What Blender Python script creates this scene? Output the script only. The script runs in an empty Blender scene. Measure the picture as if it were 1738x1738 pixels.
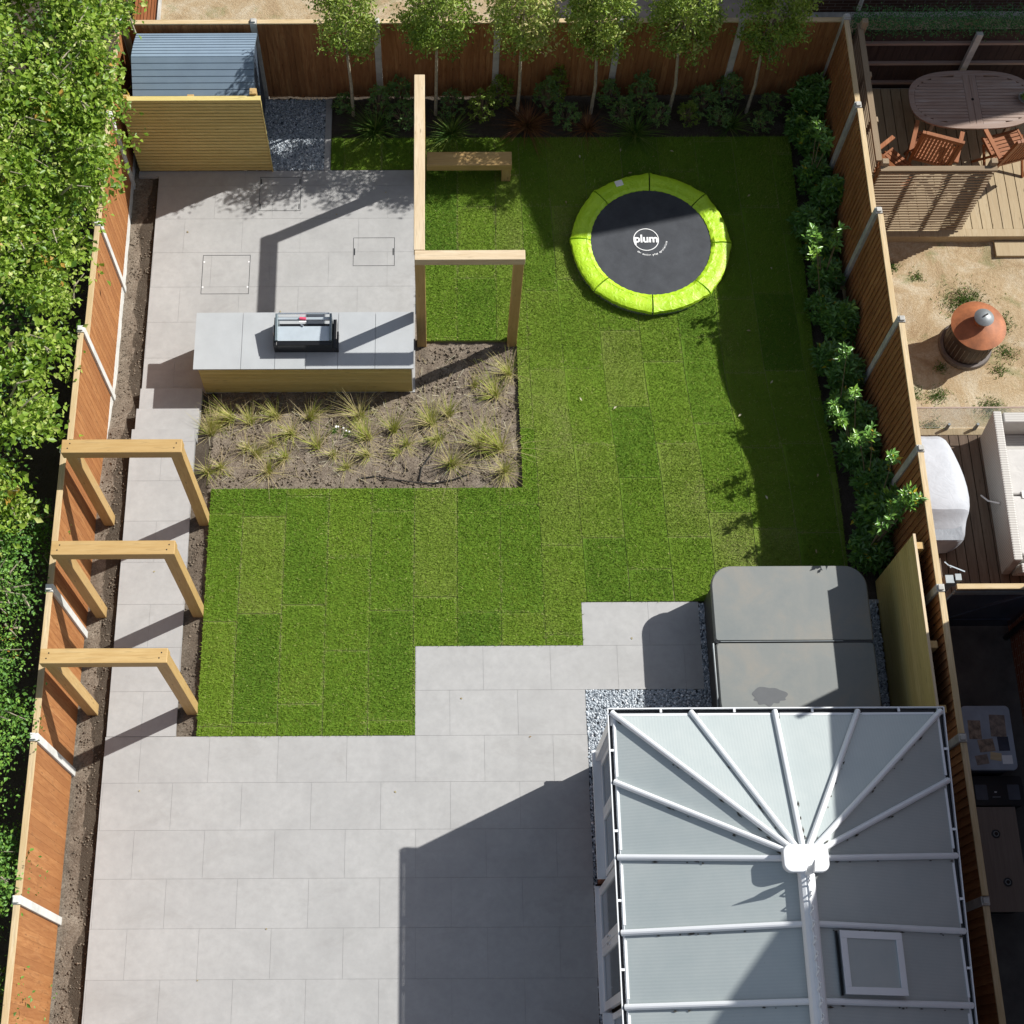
import bpy, bmesh, math, random
import numpy as np
from mathutils import Vector, Matrix, noise
R = math.radians
random.seed(7); rng = np.random.default_rng(7)
S = bpy.context.scene
COL = S.collection
# ------------------------------------------------------------------ camera, sky, sun, exposure
H, TAU, YAW = 20.668, 0.42603, 0.00491
cd = bpy.data.cameras.new('camera'); cam = bpy.data.objects.new('camera', cd); COL.objects.link(cam); S.camera = cam
cam.location = (0, 0, H); cam.rotation_euler = (TAU, 0, -YAW)
cd.sensor_width = 36; cd.lens = 2675.34 / 1738 * 36
cd.shift_x = (869 - 750.15) / 1738; cd.shift_y = -(869 - 688.5) / 1738
cd.clip_start = .1; cd.clip_end = 2000
AZ, EL = 25.5, 44.0
W = bpy.data.worlds.new('World'); S.world = W; W.use_nodes = True
wn = W.node_tree; bg = wn.nodes['Background']
sky = wn.nodes.new('ShaderNodeTexSky'); sky.sky_type = 'NISHITA'; sky.sun_disc = False
sky.sun_elevation = R(EL); sky.sun_rotation = R(90 - AZ)
hs_ = wn.nodes.new('ShaderNodeHueSaturation'); hs_.inputs['Saturation'].default_value = .62
wn.links.new(sky.outputs[0], hs_.inputs['Color']); wn.links.new(hs_.outputs[0], bg.inputs[0]); bg.inputs[1].default_value = .08
sl = bpy.data.lights.new('sun', 'SUN'); sl.energy = 4.6; sl.angle = R(.53); sl.color = (1, .975, .925)
so = bpy.data.objects.new('sun', sl); COL.objects.link(so)
sd = Vector((math.cos(R(AZ)) * math.cos(R(EL)), math.sin(R(AZ)) * math.cos(R(EL)), math.sin(R(EL))))
so.rotation_euler = sd.to_track_quat('Z', 'Y').to_euler(); so.location = sd * 60
S.view_settings.view_transform = 'Standard'; S.view_settings.look = 'None'
S.view_settings.exposure = .46; S.view_settings.gamma = 1

# ------------------------------------------------------------------ materials
def srgb(h):
    c = [int(h[i:i + 2], 16) / 255 for i in (0, 2, 4)]
    return tuple((x / 12.92 if x <= .04045 else ((x + .055) / 1.055) ** 2.4) for x in c) + (1,)
def rgb(*c): return tuple(c) + (1,)
class M:
    def __init__(s, name):
        s.m = bpy.data.materials.new(name); s.m.use_nodes = True; s.t = s.m.node_tree
        s.b = s.t.nodes['Principled BSDF']; s.out = s.t.nodes['Material Output']
    def n(s, typ, **k):
        x = s.t.nodes.new('ShaderNode' + typ)
        for a, v in k.items():
            if isinstance(a, str) and hasattr(x, a): setattr(x, a, v)
        return x
    def l(s, a, b): s.t.links.new(a, b)
    def coord(s, scale=(1, 1, 1), rot=(0, 0, 0), which='Object'):
        tc = s.n('TexCoord'); mp = s.n('Mapping'); mp.inputs['Scale'].default_value = scale; mp.inputs['Rotation'].default_value = rot
        s.l(tc.outputs[which], mp.inputs[0]); return mp.outputs[0]
    def noise(s, vec, sc, det=4, rough=.6, dist=0):
        x = s.n('TexNoise'); x.inputs['Scale'].default_value = sc; x.inputs['Detail'].default_value = det
        x.inputs['Roughness'].default_value = rough; x.inputs['Distortion'].default_value = dist
        if vec is not None: s.l(vec, x.inputs['Vector'])
        return x.outputs['Fac']
    def ramp(s, fac, stops, interp='LINEAR'):
        x = s.n('ValToRGB'); r = x.color_ramp; r.interpolation = interp
        while len(r.elements) < len(stops): r.elements.new(.5)
        for e, (p, c) in zip(r.elements, stops): e.position = p; e.color = c
        s.l(fac, x.inputs[0]); return x.outputs[0]
    def mix(s, fac, a, b, mode='MIX'):
        x = s.n('Mix'); x.data_type = 'RGBA'; x.blend_type = mode
        for sock, v in ((0, fac), (6, a), (7, b)):
            if isinstance(v, (int, float, tuple)): x.inputs[sock].default_value = v
            else: s.l(v, x.inputs[sock])
        return x.outputs[2]
    def math(s, op, a, b=0.0):
        x = s.n('Math'); x.operation = op
        for i, v in enumerate((a, b)):
            if isinstance(v, (int, float)): x.inputs[i].default_value = v
            else: s.l(v, x.inputs[i])
        return x.outputs[0]
    def bump(s, h, strength=.3, dist=.01):
        x = s.n('Bump'); x.inputs['Strength'].default_value = strength; x.inputs['Distance'].default_value = dist
        s.l(h, x.inputs['Height']); s.l(x.outputs[0], s.b.inputs['Normal'])
    def attr(s, name='tone'):
        x = s.n('Attribute'); x.attribute_name = name; return x.outputs['Fac']
    def col(s, v):
        if isinstance(v, tuple): s.b.inputs['Base Color'].default_value = v
        else: s.l(v, s.b.inputs['Base Color'])
    def rough(s, v): s.b.inputs['Roughness'].default_value = v
    def spec(s, v): s.b.inputs['Specular IOR Level'].default_value = v

def plain(name, c, rough=.6, metal=0, var=.12, sc=8, bump=0, spec=.5):
    m = M(name); v = m.coord(); n = m.noise(v, sc)
    a = tuple(x * (1 - var) for x in c[:3]) + (1,); b = tuple(min(1, x * (1 + var)) for x in c[:3]) + (1,)
    m.col(m.ramp(n, [(.3, a), (.7, b)])); m.rough(rough); m.spec(spec); m.b.inputs['Metallic'].default_value = metal
    if bump: m.bump(m.noise(v, sc * 8), bump)
    return m.m
def wood(name, c1, c2, c3, axis, rough=.65, grain=1.0, knots=True, rnd=True, weather=None):
    """grain runs along axis (0,1,2)"""
    m = M(name); sc = [22 * grain] * 3; sc[axis] = 1.3
    v = m.coord(tuple(sc)); n = m.noise(v, 1.6, 6, .65, .6)
    base = m.ramp(n, [(.28, c1), (.5, c2), (.72, c3)])
    big = m.noise(m.coord(), .9, 3)
    base = m.mix(m.ramp(big, [(.35, rgb(0, 0, 0)), (.7, rgb(.5, .5, .5))]), base, c1)
    if rnd:
        t = m.attr(); base = m.mix(m.math('MULTIPLY', t, .6), base, c1, 'MIX')
    if knots:
        ks = [9.0] * 3; ks[axis] = 2.2
        vo = m.n('TexVoronoi'); vo.inputs['Scale'].default_value = 1; m.l(m.coord(tuple(ks)), vo.inputs['Vector'])
        k = m.ramp(vo.outputs['Distance'], [(.03, rgb(1, 1, 1)), (.11, rgb(0, 0, 0))])
        dk = tuple(x * .45 for x in c1[:3]) + (1,)
        base = m.mix(m.math('MULTIPLY', k, .75), base, dk)
        cr = m.ramp(m.noise(m.coord(tuple(x * 1.5 for x in sc)), 1.1, 2, .5, 1.2), [(.60, rgb(0, 0, 0)), (.68, rgb(1, 1, 1))])
        base = m.mix(m.math('MULTIPLY', cr, .3), base, dk)
    m.col(base); m.rough(rough); m.spec(.3); m.bump(n, .25, .004)
    return m.m

def paving_mat():
    m = M('porcelain_paving'); v = m.coord(); t = m.attr()
    n = m.noise(v, 1.6, 6, .62, .4); n2 = m.noise(v, 9, 5, .7); n3 = m.noise(v, 60, 2, .6)
    c = m.ramp(n, [(.25, rgb(.335, .333, .328)), (.5, rgb(.39, .388, .382)), (.75, rgb(.425, .422, .415))])
    c = m.mix(m.ramp(n2, [(.35, rgb(0, 0, 0)), (.75, rgb(.42, .42, .42))]), c, rgb(.27, .268, .265))
    c = m.mix(m.math('MULTIPLY', n3, .10), c, rgb(.24, .23, .22))
    c = m.mix(m.math('MULTIPLY', t, .22), c, rgb(.315, .312, .31))
    st = m.ramp(m.noise(m.coord((1, 2.2, 1)), .8, 5, .7, .8), [(.56, rgb(0, 0, 0)), (.72, rgb(1, 1, 1))])
    c = m.mix(m.math('MULTIPLY', st, .24), c, rgb(.22, .21, .195))
    m.col(c); m.rough(.55); m.spec(.35); return m.m
def turf_mat(name, blade):
    m = M(name); t = m.attr(); v = m.coord()
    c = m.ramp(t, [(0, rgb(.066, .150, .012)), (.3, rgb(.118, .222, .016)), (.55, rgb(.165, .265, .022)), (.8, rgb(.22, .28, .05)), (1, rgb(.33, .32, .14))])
    n = m.noise(v, 2.2, 5, .7, .3); c = m.mix(m.math('MULTIPLY', n, .45), c, rgb(.09, .18, .014))
    n = m.noise(v, 14, 4, .7); c = m.mix(m.ramp(n, [(.5, rgb(0, 0, 0)), (.85, rgb(.8, .8, .8))]), c, rgb(.21, .25, .04))
    if blade:
        r = m.attr('rnd'); c = m.mix(m.math('MULTIPLY', r, .38), c, rgb(.20, .28, .035))
        r2 = m.ramp(r, [(.975, rgb(0, 0, 0)), (.98, rgb(1, 1, 1))]); c = m.mix(m.math('MULTIPLY', r2, .7), c, rgb(.42, .40, .17))
    else:
        n = m.noise(v, 90, 3, .8); c = m.mix(m.math('MULTIPLY', n, .55), c, rgb(.06, .11, .012)); m.bump(n, .7, .015)
    m.col(c); m.rough(.75); m.spec(.15); return m.m
def soil_mat():
    m = M('soil'); v = m.coord(); t = m.attr()
    n = m.noise(v, 3.0, 8, .72, .5); n2 = m.noise(v, 38, 6, .8)
    c = m.ramp(n, [(.3, rgb(.16, .125, .095)), (.5, rgb(.25, .205, .16)), (.70, rgb(.35, .30, .24))])
    c = m.mix(m.ramp(n2, [(.44, rgb(0, 0, 0)), (.66, rgb(.85, .85, .85))]), c, rgb(.085, .065, .048))
    vo = m.n('TexVoronoi'); vo.inputs['Scale'].default_value = 34; m.l(v, vo.inputs['Vector'])
    peb = m.ramp(vo.outputs['Distance'], [(.14, rgb(1, 1, 1)), (.2, rgb(0, 0, 0))])
    gate = m.ramp(m.noise(v, 23, 2), [(.56, rgb(0, 0, 0)), (.6, rgb(.8, .8, .8))])
    c = m.mix(m.math('MULTIPLY', peb, gate), c, rgb(.40, .34, .27))
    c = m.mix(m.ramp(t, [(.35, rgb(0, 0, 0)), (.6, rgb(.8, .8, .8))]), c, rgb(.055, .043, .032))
    m.col(c); m.rough(.95); m.spec(.1); m.bump(n2, .9, .03); return m.m
def dry_mat():
    m = M('dry_lawn'); v = m.coord()
    n = m.noise(v, 1.7, 9, .78, .6); n2 = m.noise(v, 30, 5, .8); n3 = m.noise(v, 2.3, 6, .72, .5)
    c = m.ramp(n, [(.3, rgb(.25, .165, .095)), (.47, rgb(.43, .33, .205)), (.62, rgb(.53, .46, .34))])
    c = m.mix(m.ramp(n2, [(.4, rgb(0, 0, 0)), (.7, rgb(.65, .65, .65))]), c, rgb(.28, .19, .10))
    c = m.mix(m.ramp(m.noise(v, 75, 3, .8), [(.55, rgb(0, 0, 0)), (.8, rgb(.7, .7, .7))]), c, rgb(.66, .57, .42))
    c = m.mix(m.ramp(n3, [(.55, rgb(0, 0, 0)), (.72, rgb(.7, .7, .7))]), c, rgb(.15, .18, .07))
    m.col(c); m.rough(.95); m.spec(.1); m.bump(n2, .7, .03); return m.m
def leaf_mat(name, stops, trans=.35, rough=.45, spec=.4):
    m = M(name); t = m.attr(); c = m.ramp(t, stops); m.col(c); m.rough(rough); m.spec(spec)
    tr = m.n('BsdfTranslucent'); mx = m.n('MixShader'); mx.inputs[0].default_value = trans
    br = m.mix(.5, c, rgb(.35, .5, .05)); m.l(br, tr.inputs[0]); m.l(m.b.outputs[0], mx.inputs[1]); m.l(tr.outputs[0], mx.inputs[2]); m.l(mx.outputs[0], m.out.inputs[0])
    return m.m
def brick_mat(name, c1, c2, mortar, axes='xz', sc=1.0):
    m = M(name); v = m.coord(rot=(R(90), 0, 0) if axes == 'xz' else (R(90), 0, R(90)))
    if axes == 'yz':
        tc = m.n('TexCoord'); sp = m.n('SeparateXYZ'); cb = m.n('CombineXYZ'); m.l(tc.outputs['Object'], sp.inputs[0])
        m.l(sp.outputs[1], cb.inputs[0]); m.l(sp.outputs[2], cb.inputs[1]); v = cb.outputs[0]
    else:
        tc = m.n('TexCoord'); sp = m.n('SeparateXYZ'); cb = m.n('CombineXYZ'); m.l(tc.outputs['Object'], sp.inputs[0])
        m.l(sp.outputs[0], cb.inputs[0]); m.l(sp.outputs[2], cb.inputs[1]); v = cb.outputs[0]
    b = m.n('TexBrick'); b.inputs['Scale'].default_value = 1; b.inputs['Brick Width'].default_value = .225 * sc; b.inputs['Row Height'].default_value = .075 * sc
    b.inputs['Mortar Size'].default_value = .006; b.inputs['Color1'].default_value = c1; b.inputs['Color2'].default_value = c2; b.inputs['Mortar'].default_value = mortar
    m.l(v, b.inputs['Vector']); c = m.mix(m.math('MULTIPLY', m.noise(m.coord(), 12, 4), .5), b.outputs[0], tuple(x * .6 for x in c1[:3]) + (1,))
    m.col(c); m.rough(.9); m.spec(.1); m.bump(b.outputs['Fac'], -.4, .006); return m.m
def slate_mat():
    m = M('slate_chippings'); t = m.attr()
    c = m.ramp(t, [(0, rgb(.16, .19, .22)), (.45, rgb(.34, .385, .43)), (.8, rgb(.54, .58, .62)), (1, rgb(.78, .80, .82))])
    m.col(c); m.rough(.38); m.spec(.6); return m.m
def poly_mat():
    m = M('polycarbonate'); tc = m.n('TexCoord'); v = m.coord()
    # fine multiwall flutes follow the slope: stored as the uv map of each roof pane
    uv = m.n('UVMap'); w = m.n('TexWave'); w.inputs['Scale'].default_value = 9; m.l(uv.outputs[0], w.inputs['Vector']); w.bands_direction = 'X'
    n = m.noise(v, 1.1, 5, .65)
    c = m.ramp(n, [(.3, rgb(.38, .43, .43)), (.7, rgb(.46, .50, .49))]); c = m.mix(m.math('MULTIPLY', w.outputs[1], .14), c, rgb(.26, .31, .33))
    d = m.ramp(m.noise(v, 26, 4, .8), [(.67, rgb(0, 0, 0)), (.76, rgb(.5, .5, .5))]); c = m.mix(d, c, rgb(.18, .19, .17))
    m.col(c); m.rough(.35); m.spec(.6); m.b.inputs['Coat Weight'].default_value = .5; m.b.inputs['Coat Roughness'].default_value = .3
    m.bump(w.outputs[1], .12, .003); return m.m
def fabric(name, c, wr=.15, rough=.8):
    m = M(name); v = m.coord(); n = m.noise(v, 4, 4, .6, .8)
    m.col(m.ramp(n, [(.3, tuple(x * .85 for x in c[:3]) + (1,)), (.7, c)])); m.rough(rough); m.spec(.3); m.bump(m.noise(v, 7, 3, .5, 1.5), wr, .05); return m.m
def pad_mat():
    m = M('pad_vinyl'); v = m.coord(); n = m.noise(v, 5, 3, .6, .6)
    m.col(m.ramp(n, [(.3, rgb(.36, .60, .012)), (.7, rgb(.46, .70, .03))])); m.rough(.45); m.bump(m.noise(v, 9, 3, .5, 2), .5, .03); return m.m
def mat_mat():
    m = M('jump_mat'); v = m.coord(); n = m.noise(v, 3, 6, .7)
    c = m.ramp(n, [(.3, rgb(.022, .025, .032)), (.75, rgb(.05, .056, .066))]); c = m.mix(m.ramp(m.noise(v, 70, 3), [(.6, rgb(0, 0, 0)), (.8, rgb(.5, .5, .5))]), c, rgb(.10, .10, .105))
    m.col(c); m.rough(.7); return m.m
def cover_mat():
    m = M('cover_vinyl'); v = m.coord(); n = m.noise(v, 1.5, 6, .68, .5)
    c = m.ramp(n, [(.3, rgb(.145, .165, .165)), (.5, rgb(.18, .19, .18)), (.7, rgb(.225, .21, .18))]); c = m.mix(m.math('MULTIPLY', m.noise(v, 40, 3), .2), c, rgb(.1, .11, .12))
    m.col(c); m.rough(.55); m.bump(m.noise(v, 3, 3), .1, .02); return m.m

MT = {}
MT['paving'] = paving_mat(); MT['grout'] = plain('grout', rgb(.25, .245, .24), .9)
MT['worktop'] = plain('worktop_porcelain', rgb(.40, .415, .425), .4, var=.06, sc=3)
MT['turf'] = turf_mat('turf', False); MT['blades'] = turf_mat('grass_blades', True)
MT['soil'] = soil_mat(); MT['dry'] = dry_mat()
MT['concrete'] = plain('concrete', rgb(.42, .41, .38), .9, var=.25, sc=6, bump=.3)
MT['white_concrete'] = plain('pale_concrete', rgb(.60, .60, .57), .85, var=.15, sc=5, bump=.2)
ora = (rgb(.27, .105, .035), rgb(.40, .175, .06), rgb(.49, .245, .10))
MT['fence_orange'] = wood('fence_orange', *ora, 2, .8, .6)
MT['fence_brown'] = wood('fence_brown', rgb(.20, .08, .028), rgb(.36, .16, .06), rgb(.48, .26, .11), 2, .85, .6)
MT['fence_dark'] = wood('fence_dark', rgb(.035, .022, .02), rgb(.055, .035, .03), rgb(.08, .055, .045), 2, .85, .6)
for ax, k in enumerate('xyz'):
    MT['oak_' + k] = wood('oak_' + k, rgb(.40, .25, .095), rgb(.52, .355, .15), rgb(.60, .44, .215), ax, .6, .8)
    MT['oakpale_' + k] = wood('pale_oak_' + k, rgb(.48, .36, .22), rgb(.62, .50, .34), rgb(.70, .60, .44), ax, .6, .8)
    MT['pine_' + k] = wood('treated_pine_' + k, rgb(.48, .375, .13), rgb(.61, .495, .195), rgb(.70, .59, .27), ax, .7, .8, knots=True)
    MT['cap_' + k] = wood('capping_' + k, rgb(.42, .30, .15), rgb(.58, .45, .27), rgb(.68, .57, .40), ax, .7, .8)
    MT['teak_' + k] = wood('weathered_teak_' + k, rgb(.24, .16, .125), rgb(.35, .27, .225), rgb(.43, .38, .36), ax, .6, 1, knots=False)
    MT['red_teak_' + k] = wood('red_teak_' + k, rgb(.20, .065, .02), rgb(.30, .11, .04), rgb(.37, .16, .07), ax, .5, 1, knots=False)
    MT['lattice_' + k] = wood('lattice_' + k, rgb(.20, .145, .09), rgb(.29, .22, .145), rgb(.36, .29, .20), ax, .8, 1, knots=False)
MT['deck_pale'] = wood('deck_pale', rgb(.33, .25, .15), rgb(.43, .345, .215), rgb(.50, .42, .29), 1, .8, .7)
MT['deck_brown'] = wood('deck_brown', rgb(.12, .085, .06), rgb(.18, .13, .095), rgb(.23, .175, .13), 1, .8, .7)
MT['shed'] = plain('shed_paint', rgb(.20, .265, .335), .5, var=.06, sc=3)
MT['shed_dark'] = plain('shed_groove', rgb(.05, .07, .10), .6)
MT['pvc'] = plain('white_pvc', rgb(.74, .76, .78), .28, var=.03, sc=2)
MT['poly'] = poly_mat()
MT['glass_dark'] = plain('window_glass', rgb(.05, .065, .07), .08, var=.3, sc=1.5, spec=.8)
MT['brick_red'] = brick_mat('brick_red', rgb(.20, .065, .035), rgb(.27, .095, .05), rgb(.35, .32, .28), 'yz')
MT['brick_red_x'] = brick_mat('brick_red_front', rgb(.20, .065, .035), rgb(.27, .095, .05), rgb(.35, .32, .28), 'xz')
MT['brick_brown'] = brick_mat('brick_brown', rgb(.105, .062, .05), rgb(.155, .09, .07), rgb(.30, .28, .26), 'xz')
MT['slate'] = slate_mat(); MT['slate_base'] = plain('slate_base', rgb(.05, .06, .075), .9)
MT['metal_dark'] = plain('dark_metal', rgb(.03, .032, .035), .35, .6)
MT['black'] = plain('black_enamel', rgb(.008, .008, .009), .3)
MT['steel'] = plain('brushed_steel', rgb(.50, .56, .60), .35, .25, var=.05)
MT['steel_side'] = plain('steel_side', rgb(.20, .25, .27), .35, .4)
MT['chrome'] = plain('chrome', rgb(.75, .78, .8), .18, .8, var=.03)
MT['pink'] = plain('pink_tag', rgb(.70, .08, .16), .5); MT['white'] = plain('white_plastic', rgb(.78, .78, .78), .5, var=.04)
MT['pad'] = pad_mat(); MT['mat'] = mat_mat(); MT['ink'] = plain('white_print', rgb(.8, .8, .8), .6, var=.05)
MT['pad_edge'] = plain('pad_binding', rgb(.20, .35, .01), .6)
MT['cover'] = cover_mat(); MT['tub'] = plain('tub_cabinet', rgb(.035, .038, .04), .6, var=.2); MT['puddle'] = plain('damp_patch', rgb(.125, .13, .135), .25, var=.04)
MT['terracotta'] = plain('terracotta', rgb(.30, .105, .04), .6, var=.35, sc=5, bump=.2)
MT['rust'] = plain('rusty_drum', rgb(.035, .02, .017), .5, .3, var=.4, sc=7)
MT['ring'] = plain('stone_ring', rgb(.12, .10, .09), .7, var=.3)
MT['cover_white'] = fabric('cover_fabric', rgb(.47, .495, .535), .12, .6); MT['cover_grey'] = fabric('cover_fabric_grey', rgb(.24, .26, .29), .2, .6)
def wicker():
    m = M('white_wicker'); v = m.coord(); w = m.n('TexWave'); w.inputs['Scale'].default_value = 9; w.bands_direction = 'Y'; m.l(v, w.inputs[0])
    w2 = m.n('TexWave'); w2.inputs['Scale'].default_value = 9; w2.bands_direction = 'Z'; m.l(v, w2.inputs[0])
    k = m.math('MULTIPLY', w.outputs[1], w2.outputs[1]); m.col(m.ramp(k, [(0, rgb(.36, .345, .32)), (.6, rgb(.55, .54, .51))])); m.rough(.6); m.bump(k, .6, .01); return m.m
MT['wicker'] = wicker(); MT['cushion'] = fabric('cushion', rgb(.52, .51, .495), .1)
MT['gate'] = plain('gate_paint', rgb(.045, .055, .08), .25, var=.4, sc=2); MT['galv'] = plain('galvanised', rgb(.22, .24, .25), .5, .4)
MT['slab_dark'] = plain('passage_slabs', rgb(.10, .095, .09), .9, var=.3, sc=3, bump=.4)
MT['lid_clear'] = plain('frosted_lid', rgb(.30, .34, .40), .3, var=.15, sc=5); MT['stuff_mix'] = plain('stored_things', rgb(.25, .18, .13), .7, var=.8, sc=11)
MT['stuff_tan'] = plain('stored_tan', rgb(.22, .17, .14), .7, var=.5, sc=14); MT['box_black'] = plain('black_plastic', rgb(.015, .017, .02), .4); MT['box_grey'] = plain('smoky_plastic', rgb(.09, .10, .125), .4)
MT['ply'] = wood('grey_wood_top', rgb(.17, .125, .10), rgb(.25, .20, .165), rgb(.31, .25, .215), 1, .6, 2, knots=False)
MT['hose'] = plain('black_hose', rgb(.012, .012, .012), .6)
MT['bark_pale'] = plain('pale_bark', rgb(.38, .33, .24), .85, var=.35, sc=20); MT['bark'] = plain('bark', rgb(.20, .15, .095), .9, var=.4, sc=14)
MT['pot'] = plain('glazed_bowl', rgb(.20, .20, .19), .3)
MT['roof_tile'] = plain('roof_tiles', rgb(.16, .08, .06), .8, var=.3, sc=5)
MT['glassclear'] = None
g = M('clear_glass'); g.b.inputs['Base Color'].default_value = rgb(.85, .9, .88); g.rough(.05); g.b.inputs['Alpha'].default_value = .22; MT['glassclear'] = g.m
G = lambda *s: list(s)
MT['leaf_tree'] = leaf_mat('leaf_hazel', G((0, rgb(.035, .09, .012)), (.28, rgb(.115, .22, .02)), (.64, rgb(.29, .42, .05)), (.94, rgb(.56, .60, .20)), (1, rgb(.50, .30, .06))), .35, .4)
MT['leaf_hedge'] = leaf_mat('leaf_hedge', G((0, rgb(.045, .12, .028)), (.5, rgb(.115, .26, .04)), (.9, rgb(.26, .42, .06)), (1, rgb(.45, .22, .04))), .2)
MT['leaf_olive'] = leaf_mat('leaf_slender', G((0, rgb(.085, .16, .02)), (.5, rgb(.22, .32, .04)), (.85, rgb(.37, .43, .10)), (1, rgb(.50, .44, .17))), .3)
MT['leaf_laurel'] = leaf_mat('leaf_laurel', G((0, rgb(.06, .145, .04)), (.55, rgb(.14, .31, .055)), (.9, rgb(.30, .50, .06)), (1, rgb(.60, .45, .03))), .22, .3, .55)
MT['leaf_shade'] = leaf_mat('leaf_border', G((0, rgb(.075, .16, .06)), (.6, rgb(.17, .30, .07)), (1, rgb(.38, .46, .09))), .2)
MT['ivy'] = leaf_mat('artificial_ivy', G((0, rgb(.02, .09, .03)), (.7, rgb(.045, .17, .04)), (1, rgb(.09, .24, .06))), .1)
MT['tuft_dry'] = leaf_mat('tuft_dry', G((0, rgb(.20, .28, .03)), (.45, rgb(.38, .42, .07)), (.75, rgb(.50, .42, .20)), (1, rgb(.60, .49, .30))), .25, .7, .2)
MT['tuft_green'] = leaf_mat('tuft_green', G((0, rgb(.03, .08, .015)), (.6, rgb(.07, .15, .02)), (1, rgb(.25, .30, .08))), .2, .6, .2)
MT['tuft_bronze'] = leaf_mat('tuft_bronze', G((0, rgb(.12, .04, .02)), (.6, rgb(.22, .085, .04)), (1, rgb(.30, .16, .07))), .2, .6, .2)
MT['fallen_dark'] = plain('moss_grit', rgb(.06, .055, .045), .9, var=.4)
MT['clod'] = plain('soil_clods', rgb(.17, .135, .10), .95, var=.45, sc=22)
MT['fallen'] = leaf_mat('fallen_leaf', G((0, rgb(.30, .20, .10)), (.5, rgb(.45, .38, .22)), (1, rgb(.6, .58, .45))), .2)

# ------------------------------------------------------------------ builders
def setp(o, label=None, cat=None, group=None, kind=None):
    for k, v in (('label', label), ('category', cat), ('group', group), ('kind', kind)):
        if v: o[k] = v
    return o
def thing(name, loc, label, cat, group=None):
    o = bpy.data.objects.new(name, None); COL.objects.link(o); o.location = loc; o.empty_display_size = .2
    return setp(o, label, cat, group)
WL = {}
def wloc(o):
    l = Vector(o.location)
    while o.parent: o = o.parent; l = l + Vector(o.location)
    return l
def link(name, me, mats, parent=None, origin=None):
    """mesh given in world coordinates; the object's origin goes to `origin` (its base)"""
    if origin is None:
        n = len(me.vertices); co = np.empty(n * 3, np.float32); me.vertices.foreach_get('co', co); co = co.reshape(-1, 3)
        origin = Vector(((co[:, 0].min() + co[:, 0].max()) / 2, (co[:, 1].min() + co[:, 1].max()) / 2, co[:, 2].min()))
    origin = Vector(origin); me.transform(Matrix.Translation(-origin))
    for m in (mats if isinstance(mats, (list, tuple)) else [mats]): me.materials.append(m)
    o = bpy.data.objects.new(name, me); COL.objects.link(o)
    if parent is not None: o.parent = parent; o.location = origin - wloc(parent)
    else: o.location = origin
    return o
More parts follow.
